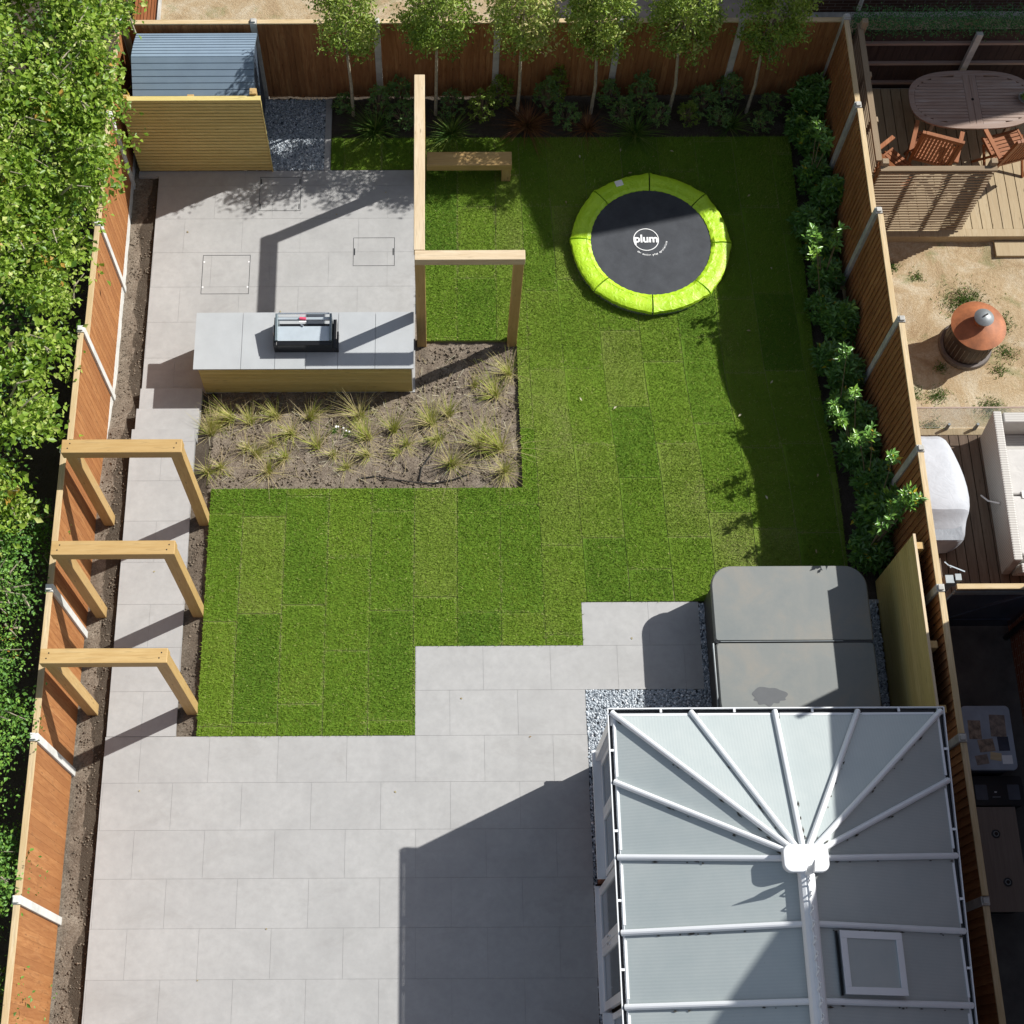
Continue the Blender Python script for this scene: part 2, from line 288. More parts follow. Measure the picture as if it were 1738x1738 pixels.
class MB:
    def __init__(s): s.v = []; s.f = []; s.mi = []; s.tone = []
    def add(s, vs, fs, mi=0, tone=None):
        b = len(s.v); s.v += [tuple(v) for v in vs]; s.f += [tuple(b + i for i in f) for f in fs]; s.mi += [mi] * len(fs)
        t = random.random() if tone is None else tone; s.tone += [t] * len(fs); return s
    def box(s, x0, y0, z0, x1, y1, z1, mi=0, tone=None, rz=0, M4=None):
        vs = [(x, y, z) for x in (x0, x1) for y in (y0, y1) for z in (z0, z1)]
        if rz:
            cx, cy = (x0 + x1) / 2, (y0 + y1) / 2; c, q = math.cos(rz), math.sin(rz)
            vs = [(cx + (x - cx) * c - (y - cy) * q, cy + (x - cx) * q + (y - cy) * c, z) for x, y, z in vs]
        if M4 is not None: vs = [tuple(M4 @ Vector(v)) for v in vs]
        return s.add(vs, [(0, 1, 3, 2), (4, 6, 7, 5), (0, 4, 5, 1), (2, 3, 7, 6), (0, 2, 6, 4), (1, 5, 7, 3)], mi, tone)
    def hexa(s, a, b, mi=0, tone=None):  # two quads a (4 pts, ccw from outside top) and b below
        vs = list(a) + list(b); return s.add(vs, [(0, 1, 2, 3), (7, 6, 5, 4), (0, 4, 5, 1), (1, 5, 6, 2), (2, 6, 7, 3), (3, 7, 4, 0)], mi, tone)
    def bar(s, p, q, w, h, up=(0, 0, 1), mi=0, tone=None, round=0):
        p, q = Vector(p), Vector(q); d = (q - p).normalized(); u = Vector(up); sx = d.cross(u).normalized(); u = sx.cross(d).normalized()
        if round:
            prof = [(math.cos(a) * w / 2, math.sin(a) * h) for a in [math.pi * i / round for i in range(round + 1)]]
        else: prof = [(-w / 2, -h / 2), (w / 2, -h / 2), (w / 2, h / 2), (-w / 2, h / 2)]
        n = len(prof); vs = [c + sx * x + u * y for c in (p, q) for x, y in prof]
        fs = [(i, (i + 1) % n, n + (i + 1) % n, n + i) for i in range(n)] + [tuple(reversed(range(n))), tuple(range(n, 2 * n))]
        return s.add(vs, fs, mi, tone)
    def tube(s, pts, rs, n=8, mi=0, tone=None):
        pts = [Vector(p) for p in pts]; rs = rs if isinstance(rs, (list, tuple)) else [rs] * len(pts); vs = []; t = random.random() if tone is None else tone
        for i, p in enumerate(pts):
            d = (pts[min(i + 1, len(pts) - 1)] - pts[max(i - 1, 0)]).normalized(); a = d.cross(Vector((.13, .9, .3))).normalized(); b = d.cross(a)
            vs += [p + (a * math.cos(2 * math.pi * k / n) + b * math.sin(2 * math.pi * k / n)) * rs[i] for k in range(n)]
        fs = [(i * n + k, i * n + (k + 1) % n, (i + 1) * n + (k + 1) % n, (i + 1) * n + k) for i in range(len(pts) - 1) for k in range(n)]
        fs += [tuple(reversed(range(n))), tuple(range((len(pts) - 1) * n, len(pts) * n))]
        return s.add(vs, fs, mi, t)
    def lathe(s, c, prof, n=48, mi=0, ang=(0, 2 * math.pi)):
        full = abs(ang[1] - ang[0] - 2 * math.pi) < 1e-6; m = n if full else n + 1; vs = []
        for r, z in prof: vs += [(c[0] + r * math.cos(ang[0] + (ang[1] - ang[0]) * k / n), c[1] + r * math.sin(ang[0] + (ang[1] - ang[0]) * k / n), c[2] + z) for k in range(m)]
        fs = [(i * m + k, i * m + (k + 1) % m, (i + 1) * m + (k + 1) % m, (i + 1) * m + k) for i in range(len(prof) - 1) for k in range(n)]
        return s.add(vs, fs, mi, .5)
    def build(s, name, mats, parent=None, bevel=0, smooth=False, origin=None, seg=2):
        me = bpy.data.meshes.new(name); me.from_pydata(s.v, [], s.f); me.update()
        a = me.attributes.new('tone', 'FLOAT', 'FACE'); a.data.foreach_set('value', np.array(s.tone, np.float32))
        me.polygons.foreach_set('material_index', s.mi)
        if smooth: me.polygons.foreach_set('use_smooth', [True] * len(s.f))
        o = link(name, me, mats, parent, origin)
        if bevel:
            b = o.modifiers.new('bevel', 'BEVEL'); b.width = bevel; b.segments = seg; b.limit_method = 'ANGLE'; b.angle_limit = R(40)
        if smooth and not bevel:
            try: me.set_sharp_from_angle(angle=R(45))
            except Exception: pass
        return o
def npmesh(name, verts, tris_per, tones, mats, parent=None, extra=None, origin=None, faces=None):
    """verts (N,k,3): N little polygons made of k points; faces = local index lists"""
    N, k, _ = verts.shape; fl = faces; nf = len(fl)
    me = bpy.data.meshes.new(name); me.vertices.add(N * k); me.vertices.foreach_set('co', verts.reshape(-1).astype(np.float32))
    base = (np.arange(N) * k)[:, None]
    idx = np.concatenate([base + np.array(f)[None] for f in fl], axis=1).reshape(-1)
    ln = np.tile([len(f) for f in fl], N); st = np.concatenate([[0], np.cumsum(ln)[:-1]])
    me.loops.add(len(idx)); me.loops.foreach_set('vertex_index', idx.astype(np.int32))
    me.polygons.add(len(ln)); me.polygons.foreach_set('loop_start', st.astype(np.int32))
    me.update(calc_edges=True)
    a = me.attributes.new('tone', 'FLOAT', 'FACE'); a.data.foreach_set('value', np.repeat(tones, nf).astype(np.float32))
    if extra is not None:
        a = me.attributes.new('rnd', 'FLOAT', 'FACE'); a.data.foreach_set('value', np.repeat(extra, nf).astype(np.float32))
    return link(name, me, mats, parent, origin)
def unit(v): return v / (np.linalg.norm(v, axis=1, keepdims=True) + 1e-9)
def leaves(name, P, D, N_, L, Wd, tones, mat, parent=None, fold=.25, origin=None):
    """folded leaf: P base points, D directions, N_ normals, L lengths, Wd widths"""
    D = unit(D); Sx = unit(np.cross(D, N_)); U = np.cross(Sx, D); L = L[:, None]; Wd = Wd[:, None]
    a = P; t = P + D * L - U * L * .12; m = P + D * L * .5
    l = m - Sx * Wd / 2 + U * Wd * fold; r = m + Sx * Wd / 2 + U * Wd * fold
    return npmesh(name, np.stack([a, l, t, r], 1), 2, tones, mat, parent, faces=[(0, 3, 2), (0, 2, 1)], origin=origin)
def tuft(name, c, n, h, spread, mat, parent=None, w=.006, lean=(0, 0), tone=(0, 1), droop=.5):
    ang = rng.uniform(0, 2 * np.pi, n); el = rng.uniform(.25, 1.0, n) ** .7; hh = h * rng.uniform(.45, 1.1, n)
    d = np.stack([np.cos(ang) * spread * (1.1 - el) + lean[0], np.sin(ang) * spread * (1.1 - el) + lean[1], el], 1); d = unit(d)
    base = np.array(c) + np.stack([rng.normal(0, .02, n), rng.normal(0, .02, n), np.zeros(n)], 1)
    hz = d.copy(); hz[:, 2] = 0; side = unit(np.cross(d, [0, 0, 1.]) + 1e-6)
    pts = []
    for k, t in enumerate((0, .33, .66, 1.)):
        p = base + d * hh[:, None] * t + hz * hh[:, None] * t * t * .5; p[:, 2] -= droop * hh * t * t * (1 - el * .6); wd = w * (1 - t * .85)
        pts += [p - side * wd, p + side * wd]
    V = np.stack(pts, 1)
    to = tone[0] + (tone[1] - tone[0]) * rng.random(n)
    return npmesh(name, V, 0, to, mat, parent, faces=[(0, 1, 3, 2), (2, 3, 5, 4), (4, 5, 7, 6)], origin=c)
def rosettes(name, C, per, L, W_, mat, parent=None, tone=(0, .8), up=.6, bright=None, origin=None):
    """clusters of radiating leaves at shoot tips C (n,3)"""
    n = len(C); P = np.repeat(C, per, 0); k = len(P)
    a = rng.uniform(0, 2 * np.pi, k); e = rng.uniform(-.3, 1.2, k) * up + .1
    D = np.stack([np.cos(a), np.sin(a), e], 1); N_ = np.stack([rng.normal(0, .35, k), rng.normal(0, .35, k), np.ones(k)], 1)
    ll = L * rng.uniform(.6, 1.15, k); t = tone[0] + (tone[1] - tone[0]) * np.clip(np.repeat(rng.random(n), per) * .6 + rng.random(k) * .4, 0, 1)
    if bright is not None: t = np.where(np.repeat(bright, per), .78 + .12 * rng.random(k), t)
    t = np.where(rng.random(k) < .012, 1.0, t)
    return leaves(name, P + rng.normal(0, L * .15, (k, 3)), D, N_, ll, ll * W_, t, mat, parent, origin=origin)
def smooth(a, b, x):
    t = np.clip((x - a) / (b - a), 0, 1); return t * t * (3 - 2 * t)
def gz(x, y):   # lie of the land: level by the house, half a metre lower at the bottom of the garden
    return -.49 * smooth(8.0, 10.35, np.asarray(y, float)) + 0 * np.asarray(x, float)

# ------------------------------------------------------------------ ground
def grid(name, x0, x1, y0, y1, st, zf, mat, kind='structure', tonef=None):
    xs = np.arange(x0, x1 + st / 2, st); ys = np.arange(y0, y1 + st / 2, st); X, Y = np.meshgrid(xs, ys); Z = zf(X, Y)
    me = bpy.data.meshes.new(name); nx, ny = len(xs), len(ys); co = np.stack([X, Y, Z], 2).reshape(-1, 3)
    me.vertices.add(nx * ny); me.vertices.foreach_set('co', co.reshape(-1).astype(np.float32))
    i, j = np.meshgrid(np.arange(nx - 1), np.arange(ny - 1)); b = (j * nx + i).reshape(-1)
    q = np.stack([b, b + 1, b + nx + 1, b + nx], 1).reshape(-1); me.loops.add(len(q)); me.loops.foreach_set('vertex_index', q.astype(np.int32))
    me.polygons.add(len(b)); me.polygons.foreach_set('loop_start', (np.arange(len(b)) * 4).astype(np.int32)); me.update(calc_edges=True)
    me.polygons.foreach_set('use_smooth', [True] * len(b))
    a = me.attributes.new('tone', 'FLOAT', 'POINT'); a.data.foreach_set('value', (tonef(X, Y) if tonef else np.zeros_like(X)).reshape(-1).astype(np.float32))
    o = link(name, me, mat); return setp(o, kind=kind)
def nz(X, Y, sc, amp, oct=3):
    out = np.zeros(X.shape)
    f = np.vectorize(lambda x, y: noise.fractal(Vector((x * sc, y * sc, 3.1)), .8, 2.1, oct))
    return f(X, Y) * amp
o = MB().add([(-400, -400, -.62), (400, -400, -.62), (400, 400, -.62), (-400, 400, -.62)], [(0, 1, 2, 3)]).build('ground', MT['dry']); setp(o, kind='structure')
def soil_z(X, Y):
    z = gz(X, Y) - .075 + nz(X, Y, 3.5, .030, 4) + nz(X, Y, 13, .020, 3)
    return z
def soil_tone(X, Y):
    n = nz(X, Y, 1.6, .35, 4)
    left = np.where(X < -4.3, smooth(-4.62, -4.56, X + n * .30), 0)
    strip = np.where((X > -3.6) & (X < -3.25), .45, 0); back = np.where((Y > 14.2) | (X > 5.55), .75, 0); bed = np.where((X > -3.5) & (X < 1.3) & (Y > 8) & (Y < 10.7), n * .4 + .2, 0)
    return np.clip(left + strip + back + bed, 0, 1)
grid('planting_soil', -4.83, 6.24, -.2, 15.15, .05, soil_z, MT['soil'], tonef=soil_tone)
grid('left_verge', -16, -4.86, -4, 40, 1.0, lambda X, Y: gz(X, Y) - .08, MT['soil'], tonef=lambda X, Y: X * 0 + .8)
grid('field', -4.85, 30, 15.2, 40, .5, lambda X, Y: X * 0 - .5 + nz(X, Y, 1, .02, 2), MT['dry'])
grid('dry_lawn', 6.29, 20, 8.6, 12.42, .12, lambda X, Y: X * 0 - .42 + nz(X, Y, 1.5, .03, 3), MT['dry'])

# ------------------------------------------------------------------ paving
TX, TY = .9015, .603
def tiles(name, rects, x0, y0, z, th, rows, edges=True):
    mb = MB(); gap = .0013
    tone = {}
    for (xa, ya, xb, yb) in rects:
        for k in rows:
            ty1, ty0 = y0 - k * TY, y0 - (k + 1) * TY
            if ty0 >= yb or ty1 <= ya: continue
            off = x0 + (TX / 2 if k % 2 else 0)
            i0 = math.floor((xa - off) / TX) - 1
            for i in range(i0, i0 + 40):
                a, b = off + i * TX, off + (i + 1) * TX
                if b <= xa or a >= xb: continue
                X0, X1, Y0, Y1 = max(a, xa), min(b, xb), max(ty0, ya), min(ty1, yb)
                if X1 - X0 < .004 or Y1 - Y0 < .004: continue
                g0 = gap if X0 == a else 0; g1 = gap if X1 == b else 0; h0 = gap if Y0 == ty0 else 0; h1 = gap if Y1 == ty1 else 0
                t = tone.setdefault((k, i), random.random())
                mb.box(X0 + g0, Y0 + h0, z - th, X1 - g1, Y1 - h1, z, 0, t)
    for r in rects: mb.box(r[0] + .004, r[1] + .004, z - .12, r[2] - .004, r[3] - .004, z - .0035, 1, .5)
    o = mb.build(name, [MT['paving'], MT['grout']]); return setp(o, kind='structure')
tiles('patio', [(-4.40, -1.2, 1.935, 4.618), (-.33, 4.618, 1.935, 5.221), (-.33, 5.221, 3.52, 5.824), (1.93, 5.824, 3.52, 6.427)], -.3226, 4.618, 0, .02, range(-3, 10))
tiles('path', [(-4.39, 4.6225, -3.48, 9.03)], -4.39 - TX * 10, 4.618 + TY * 10, 0, .02, range(0, 11))
tiles('terrace', [(-4.40, 9.83, -.35, 13.60), (-4.72, 13.60, -.35, 13.70)], -3.4885, 13.4235, -.5, .02, range(-2, 8))
o = MB().box(-1.80, 13.705, -.6, -1.70, 15.06, -.498).build('kerb', MT['paving']); setp(o, kind='structure')
o = MB().box(-4.72, 13.60, -.62, -4.40, 13.598, -.5).build('terrace_kerb', MT['paving']); setp(o, kind='structure')
st = thing('garden_steps', (-3.93, 9.4, -.5), 'grey porcelain steps dropping from the side path to the lower terrace', 'steps')
for k, (y0, y1, z) in enumerate(((9.43, 9.83, -.335), (9.03, 9.43, -.17))):
    MB().box(-4.385, y0 - .012 + .02, z - .022, -3.475, y1, z, tone=.3).build('tread', MT['paving'], st, .003)
    MB().box(-4.38, y0, -.6, -3.48, y1 - .012, z - .024, tone=.9).build('riser', MT['paving'], st)
MB().box(-4.38, 8.9, -.6, -3.48, 9.018, -.024, tone=.9).build('riser', MT['paving'], st)

# ------------------------------------------------------------------ lawn as laid turf rolls
LREG = [(-3.205, 4.625, -.33, 8.11), (-.33, 5.83, 1.93, 8.11), (1.18, 8.11, 1.93, 14.3), (1.93, 6.44, 5.62, 14.3), (-.18, 10.68, 1.18, 14.3), (-.33, 11.2, -.18, 14.3), (-1.69, 13.71, -.33, 14.3)]
def clip(poly, r):
    def cut(P, f, inter):
        out = []
        for i in range(len(P)):
            a, b = P[i - 1], P[i]
            if f(b):
                if not f(a): out.append(inter(a, b))
                out.append(b)
            elif f(a): out.append(inter(a, b))
        return out
    for ax, val, sg in ((0, r[0], 1), (1, r[1], 1), (0, r[2], -1), (1, r[3], -1)):
        if not poly: break
        poly = cut(poly, lambda p: sg * (p[ax] - val) >= 0, lambda a, b: tuple(a[k] + (b[k] - a[k]) * (val - a[ax]) / (b[ax] - a[ax]) for k in (0, 1)))
    return poly
turfs = []
def xw(u, y):     # wandering of the roll edges: rolls right of centre lean a little
    return u + (.045 * (y - 6) if u < 6.2 and u > 1.0 else .01 * (y - 6)) * (-1 if u > 1.0 else 1) * (.9 if y > 6 else 0) * min(1, max(0, (u - .9) / 1.2) if u > .9 else 1)
rolls = [-3.35 + .598 * i for i in range(20)]
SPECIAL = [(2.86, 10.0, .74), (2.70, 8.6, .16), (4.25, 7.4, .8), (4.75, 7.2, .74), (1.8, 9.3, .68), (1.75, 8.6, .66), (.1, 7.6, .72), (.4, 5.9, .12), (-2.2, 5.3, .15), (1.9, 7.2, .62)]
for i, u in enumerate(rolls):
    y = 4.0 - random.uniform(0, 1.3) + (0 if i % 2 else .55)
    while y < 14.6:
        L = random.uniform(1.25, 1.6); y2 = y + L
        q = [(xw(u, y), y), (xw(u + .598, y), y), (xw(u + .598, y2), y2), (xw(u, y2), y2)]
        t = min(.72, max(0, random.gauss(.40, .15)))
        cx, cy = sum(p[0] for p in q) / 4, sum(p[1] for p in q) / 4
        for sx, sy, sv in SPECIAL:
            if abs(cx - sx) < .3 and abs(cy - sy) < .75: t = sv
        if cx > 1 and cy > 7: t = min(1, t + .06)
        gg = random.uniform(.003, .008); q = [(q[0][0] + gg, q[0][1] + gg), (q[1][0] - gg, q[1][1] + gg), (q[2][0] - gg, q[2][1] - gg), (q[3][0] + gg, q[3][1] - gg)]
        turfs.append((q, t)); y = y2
mb = MB(); lawn_pieces = []
for q, t in turfs:
    for r in LREG:
        p = clip(q, r)
        if len(p) < 3: continue
        lawn_pieces.append((p, t, q))
        # split along y so that it follows the slope
        ya, yb = min(a[1] for a in p), max(a[1] for a in p)
        n = max(1, int((yb - ya) / .25)) if yb > 7.9 else 1
        for k in range(n):
            a, b = ya + (yb - ya) * k / n, ya + (yb - ya) * (k + 1) / n
            s = clip(p, (-99, a, 99, b))
            if len(s) < 3: continue
            top = [(x, y, float(gz(x, y)) - .004) for x, y in s]; m_ = len(top)
            bot = [(x, y, z - .012) for x, y, z in top]
            mb.add(top + bot, [tuple(range(m_))] + [(j, m_ + j, m_ + (j + 1) % m_, (j + 1) % m_) for j in range(m_)], 0, t)
for r in LREG:
    n = max(1, int((r[3] - r[1]) / .25))
    for k in range(n):
        a, b = r[1] + (r[3] - r[1]) * k / n, r[1] + (r[3] - r[1]) * (k + 1) / n; za, zb = float(gz(0, a)) - .014, float(gz(0, b)) - .014
        mb.add([(r[0], a, za), (r[2], a, za), (r[2], b, zb), (r[0], b, zb), (r[0], a, za - .06), (r[2], a, za - .06), (r[2], b, zb - .06), (r[0], b, zb - .06)], [(0, 1, 2, 3), (0, 4, 5, 1), (1, 5, 6, 2), (2, 6, 7, 3), (3, 7, 4, 0)], 0, 1.0)
lawn = mb.build('lawn', MT['turf']); setp(lawn, kind='structure')
# blades
def pin(poly, X, Y):
    ins = np.ones(len(X), bool)
    for i in range(len(poly)):
        a, b = poly[i - 1], poly[i]; ins &= ((b[0] - a[0]) * (Y - a[1]) - (b[1] - a[1]) * (X - a[0])) >= -1e-4
    return ins
BX, BY, BT = [], [], []
for p, t, q in lawn_pieces:
    A = abs(sum(p[i - 1][0] * p[i][1] - p[i][0] * p[i - 1][1] for i in range(len(p)))) / 2
    x0, x1 = min(a[0] for a in p), max(a[0] for a in p); y0, y1 = min(a[1] for a in p), max(a[1] for a in p)
    n = int((x1 - x0) * (y1 - y0) * 6500); X = rng.uniform(x0, x1, n); Y = rng.uniform(y0, y1, n); k = pin(p, X, Y) & (np.minimum(np.minimum(X - q[0][0], q[1][0] - X) + (q[0][0] != q[3][0]) * .02, np.minimum(Y - q[0][1], q[2][1] - Y)) > .006); X, Y = X[k], Y[k]
    d = np.minimum(np.minimum(X - min(q[0][0], q[3][0]), max(q[1][0], q[2][0]) - X), np.minimum(Y - q[0][1], q[2][1] - Y))
    tt = np.full(len(X), t) + rng.normal(0, .07, len(X)) + .13 * np.sin(X * 1.7 + Y * .9) * np.sin(Y * 1.3 - X * .6) + .16 * np.sin(X * 5.1 + 2.3 * np.sin(Y * 1.9)) * np.sin(Y * 3.3 + X * 1.7) + np.where((d < .022) & (rng.random(len(X)) < .75), .55, 0) - np.where((d > .018) & (d < .035), .12, 0)
    BX.append(X); BY.append(Y); BT.append(tt)
BX, BY, BT = map(np.concatenate, (BX, BY, BT)); n = len(BX)
dt = np.hypot(BX - 3.27, BY - 12.29); k = dt > 1.12; BX, BY, BT = BX[k], BY[k], BT[k]; n = len(BX)
a = rng.uniform(0, 2 * np.pi, n); hgt = rng.uniform(.018, .042, n); le = rng.uniform(.3, 1.2, n) * hgt
P0 = np.stack([BX, BY, gz(BX, BY) - .006], 1); sx = np.stack([-np.sin(a), np.cos(a), 0 * a], 1) * .0045
tip = P0 + np.stack([np.cos(a) * le, np.sin(a) * le, hgt], 1)
o = npmesh('grass', np.stack([P0 - sx, P0 + sx, tip], 1), 0, np.clip(BT, 0, 1), MT['blades'], extra=rng.random(n), faces=[(0, 1, 2)])
setp(o, 'short mown grass blades covering the freshly laid turf', 'grass', kind='stuff')

# ------------------------------------------------------------------ slate chippings
def chips(name, rects, dens, z, label):
    X, Y = [], []
    b = MB()
    for r in rects:
        n = int((r[2] - r[0]) * (r[3] - r[1]) * dens); X.append(rng.uniform(r[0], r[2], n)); Y.append(rng.uniform(r[1], r[3], n))
        b.box(r[0], r[1], z - .08, r[2], r[3], z - .025)
    o = b.build('gravel_base', MT['slate_base']); setp(o, kind='structure')
    X, Y = map(np.concatenate, (X, Y)); n = len(X); c = np.stack([X, Y, z - .02 + rng.uniform(0, .022, n)], 1)
    a = rng.uniform(0, 2 * np.pi, n); s1 = rng.uniform(.008, .019, n); s2 = s1 * rng.uniform(.4, .9, n)
    u = np.stack([np.cos(a), np.sin(a), rng.normal(0, .45, n)], 1); v = np.stack([-np.sin(a), np.cos(a), rng.normal(0, .45, n)], 1)
    u, v = unit(u) * s1[:, None], unit(v) * s2[:, None]; w = unit(np.cross(u, v)); w = w * np.sign(w[:, 2:3]) * .004
    V = np.stack([c - u - v * .6 + w, c + u * .7 - v + w, c + u + v * .7 + w, c - u * .6 + v + w, c - u * 1.1 - v - w * 2, c + u - v * 1.2 - w * 2, c + u * 1.1 + v - w * 2, c - u + v * 1.1 - w * 2], 1)
    o = npmesh(name, V, 0, np.clip(rng.normal(.45, .28, n), 0, 1), MT['slate'], faces=[(0, 1, 2, 3), (0, 4, 5, 1), (1, 5, 6, 2), (2, 6, 7, 3), (3, 7, 4, 0)])
    setp(o, label, 'gravel', kind='stuff')
chips('slate_chippings', [(-2.9, 13.72, -1.805, 15.06)], 5200, -.5, 'blue grey slate chippings filling the square patch beside the shed')
chips('slate_chippings', [(1.94, 4.22, 3.62, 5.215), (3.525, 5.2, 3.62, 6.4), (5.5, 4.3, 5.96, 6.43), (1.94, -.2, 1.98, 4.25)], 5200, .0, 'blue grey slate chippings around the hot tub and conservatory foot')
o = MB().box(5.55, 6.4, -.1, 6.0, 6.45, .0).build('kerb', MT['paving']); setp(o, kind='structure')

# ------------------------------------------------------------------ fences
def fence(name, label, axis, fixed, posts, ztop, zbot, mat, capmat, side, board=.105, gravelboard=lambda u: True, pm='concrete', capz=.02, railback=False):
    """axis 0: runs along x at y=fixed; axis 1: runs along y at x=fixed(list per post). side = +1/-1 where the boards face"""
    fx = fixed if isinstance(fixed, list) else [fixed] * len(posts)
    mid = len(posts) // 2
    loc = (posts[mid], fx[mid], zbot[mid]) if axis == 0 else (fx[mid], posts[mid], zbot[mid])
    T = thing(name, loc, label, 'fence')
    def put(mb, u0, u1, d0, d1, z0, z1, f0, f1, tone=None, mi=0):
        # box running from u0..u1 along the fence, offset d0..d1 across it
        def P(u, d, z): 
            f = f0 + (f1 - f0) * 0 ; return (u, f + d, z) if axis == 0 else (f + d, u, z)
        a = [P(u0, d0, z1), P(u1, d0, z1), P(u1, d1, z1), P(u0, d1, z1)]; b = [P(u0, d0, z0), P(u1, d0, z0), P(u1, d1, z0), P(u0, d1, z0)]
        vs = a + b; mb.add(vs, [(0, 1, 2, 3), (7, 6, 5, 4), (0, 4, 5, 1), (1, 5, 6, 2), (2, 6, 7, 3), (3, 7, 4, 0)], mi, tone)
    for i, (u, f, zt, zb) in enumerate(zip(posts, fx, ztop, zbot)):
        m = MB(); put(m, u - .05, u + .05, -.05, .05, zb - .1, zt + .02, f, f, .5)
        put(m, u - .035, u + .035, -.035, .035, zt + .02, zt + .05, f, f, .5)
        m.build('post', MT[pm], T, .008)
        if i + 1 < len(posts):
            v, f2 = posts[i + 1], fx[i + 1]; z1, z0 = (zt + ztop[i + 1]) / 2 if False else zt, min(zb, zbot[i + 1]); ff = (f + f2) / 2
            lo, hi = min(u, v) + .052, max(u, v) - .052; n = round((hi - lo) / board); w = (hi - lo) / n; m = MB()
            gb = gravelboard(v); zz = z0 + (.14 if gb else 0)
            for k in range(n):
                a = lo + k * w; t = random.random(); zj = random.uniform(-.008, .004)
                d0, d1 = side * .012, side * (.020 if side > 0 else .036)
                def Q(u_, d, z): return (u_, ff + d, z) if axis == 0 else (ff + d, u_, z)
                top = [Q(a, d0, z1 - .03 + zj), Q(a + w + .012, d0, z1 - .03 + zj), Q(a + w + .012, d0 + side * .006, z1 - .03 + zj), Q(a, d1, z1 - .03 + zj)]
                bot = [Q(a, d0, zz), Q(a + w + .012, d0, zz), Q(a + w + .012, d0 + side * .006, zz), Q(a, d1, zz)]
                m.add(top + bot, [(0, 1, 2, 3), (7, 6, 5, 4), (0, 4, 5, 1), (1, 5, 6, 2), (2, 6, 7, 3), (3, 7, 4, 0)], 0, t)
            for zr in (zz + .15, (zz + z1) / 2, z1 - .2): put(m, lo, hi, -side * .03, side * .011, zr, zr + .08, ff, ff)
            pn = m.build('panel', mat, T)
            m = MB(); put(m, lo + .002, hi - .002, -.035, .042, z1 - .03 + .006, z1 + .004, ff, ff, random.random() * .6); m.build('capping', capmat, pn, .004)
            if gb: m = MB(); put(m, lo, hi, -.02, .024, z0 - .12, zz - .003, ff, ff, .5); m.build('gravel_board', MT['white_concrete' if side > 0 and axis == 1 else 'concrete'], T)
    return T
lp = [15.15, 13.45, 11.60, 9.74, 7.88, 6.02, 4.17, 2.31, .45, -1.4]
fence('garden_fence', 'bright orange timber fence panels between pale concrete posts along the left border', 1, -4.82, lp,
      [1.4, 1.4, 1.42, 1.75, 2.0, 2.0, 2.02, 2.04, 2.04, 2.04], [-.52, -.52, -.5, -.42, -.1, -.02, 0, 0, 0, 0], MT['fence_orange'], MT['cap_y'], 1, pm='white_concrete', gravelboard=lambda u: u > 6.5)
bp = [-4.74, -2.78, -.92, .92, 2.78, 4.62, 6.2]
fence('garden_fence', 'dark brown timber fence with grey posts behind the row of slender trees', 0, 15.15, bp,
      [1.36] * 7, [-.5] * 7, MT['fence_brown'], MT['cap_x'], -1, gravelboard=lambda u: False)
rp = [15.1, 13.48, 11.60, 9.78, 7.87, 5.98, 4.12, 2.26, .40, -1.4]
def rfence():
    return fence('garden_fence', 'long brown timber fence with pale capping between this garden and the right neighbour', 1,
      [6.17, 6.14, 6.18, 6.22, 6.21, 6.20, 6.21, 6.22, 6.22, 6.22], rp, [1.48, 1.52, 1.66, 1.86, 1.92, 1.96, 1.96, 1.92, 1.9, 1.9], [-.5, -.5, -.5, -.4, -.1, 0, 0, 0, 0, 0], MT['fence_brown'], MT['cap_y'], -1)
rfence()

# ------------------------------------------------------------------ oak arches and pergola
def beam(name, T, a, b, mat, bev=.008): return MB().box(*a, *b).build(name, mat, T, bev)
for k, (y, lab) in enumerate(((7.67, 'oak arch straddling the path nearest to the steps and planting bed'), (6.335, 'oak arch straddling the path, the middle one of three'), (4.995, 'oak arch straddling the path nearest to the patio'))):
    T = thing('oak_arch', (-3.95, y, -.05), lab, 'arch', 'oak arches over the side path')
    beam('beam', T, (-4.70, y - .09, 2.42), (-3.20, y + .09, 2.60), MT['oak_x'])
    beam('post', T, (-4.68, y - .075, -.12), (-4.54, y + .075, 2.418), MT['oak_z'])
    beam('post', T, (-3.36, y - .075, -.12), (-3.21, y + .075, 2.418), MT['oak_z'])
for o_ in [o for o in bpy.data.objects if o.name.startswith('oak_arch')]:
    y = o_.location.y
    for x in (-4.61, -3.285):
        for dy in (-.03, .035): MB().lathe((x + dy * .4, y + dy, 2.60), [(0, .0015), (.009, .0015), (.009, 0)], 10).build('screw', MT['metal_dark'], o_)
T = thing('pergola', (.4, 12, -.5), 'pale open oak pergola frame standing between the terrace and the lawn', 'pergola')
beam('side_beam', T, (-.33, 10.745, 1.95), (-.18, 13.63, 2.10), MT['oakpale_y'])
beam('front_beam', T, (-.32, 10.59, 1.95), (1.18, 10.74, 2.10), MT['oakpale_x'])
beam('post', T, (-.32, 10.60, -.6), (-.18, 10.735, 1.948), MT['oak_z'])
beam('post', T, (1.03, 10.60, -.6), (1.17, 10.735, 1.948), MT['oak_z'])
beam('post', T, (-.325, 13.48, -.6), (-.185, 13.62, 1.948), MT['oak_z'])
T = thing('oak_bench', (.5, 13.58, -.5), 'chunky oak sleeper bench on the lawn under the end of the pergola', 'bench')
beam('seat', T, (-.17, 13.46, -.15), (1.15, 13.71, 0), MT['oak_x'])
beam('leg', T, (1.0, 13.48, -.56), (1.14, 13.69, -.152), MT['oak_z'])

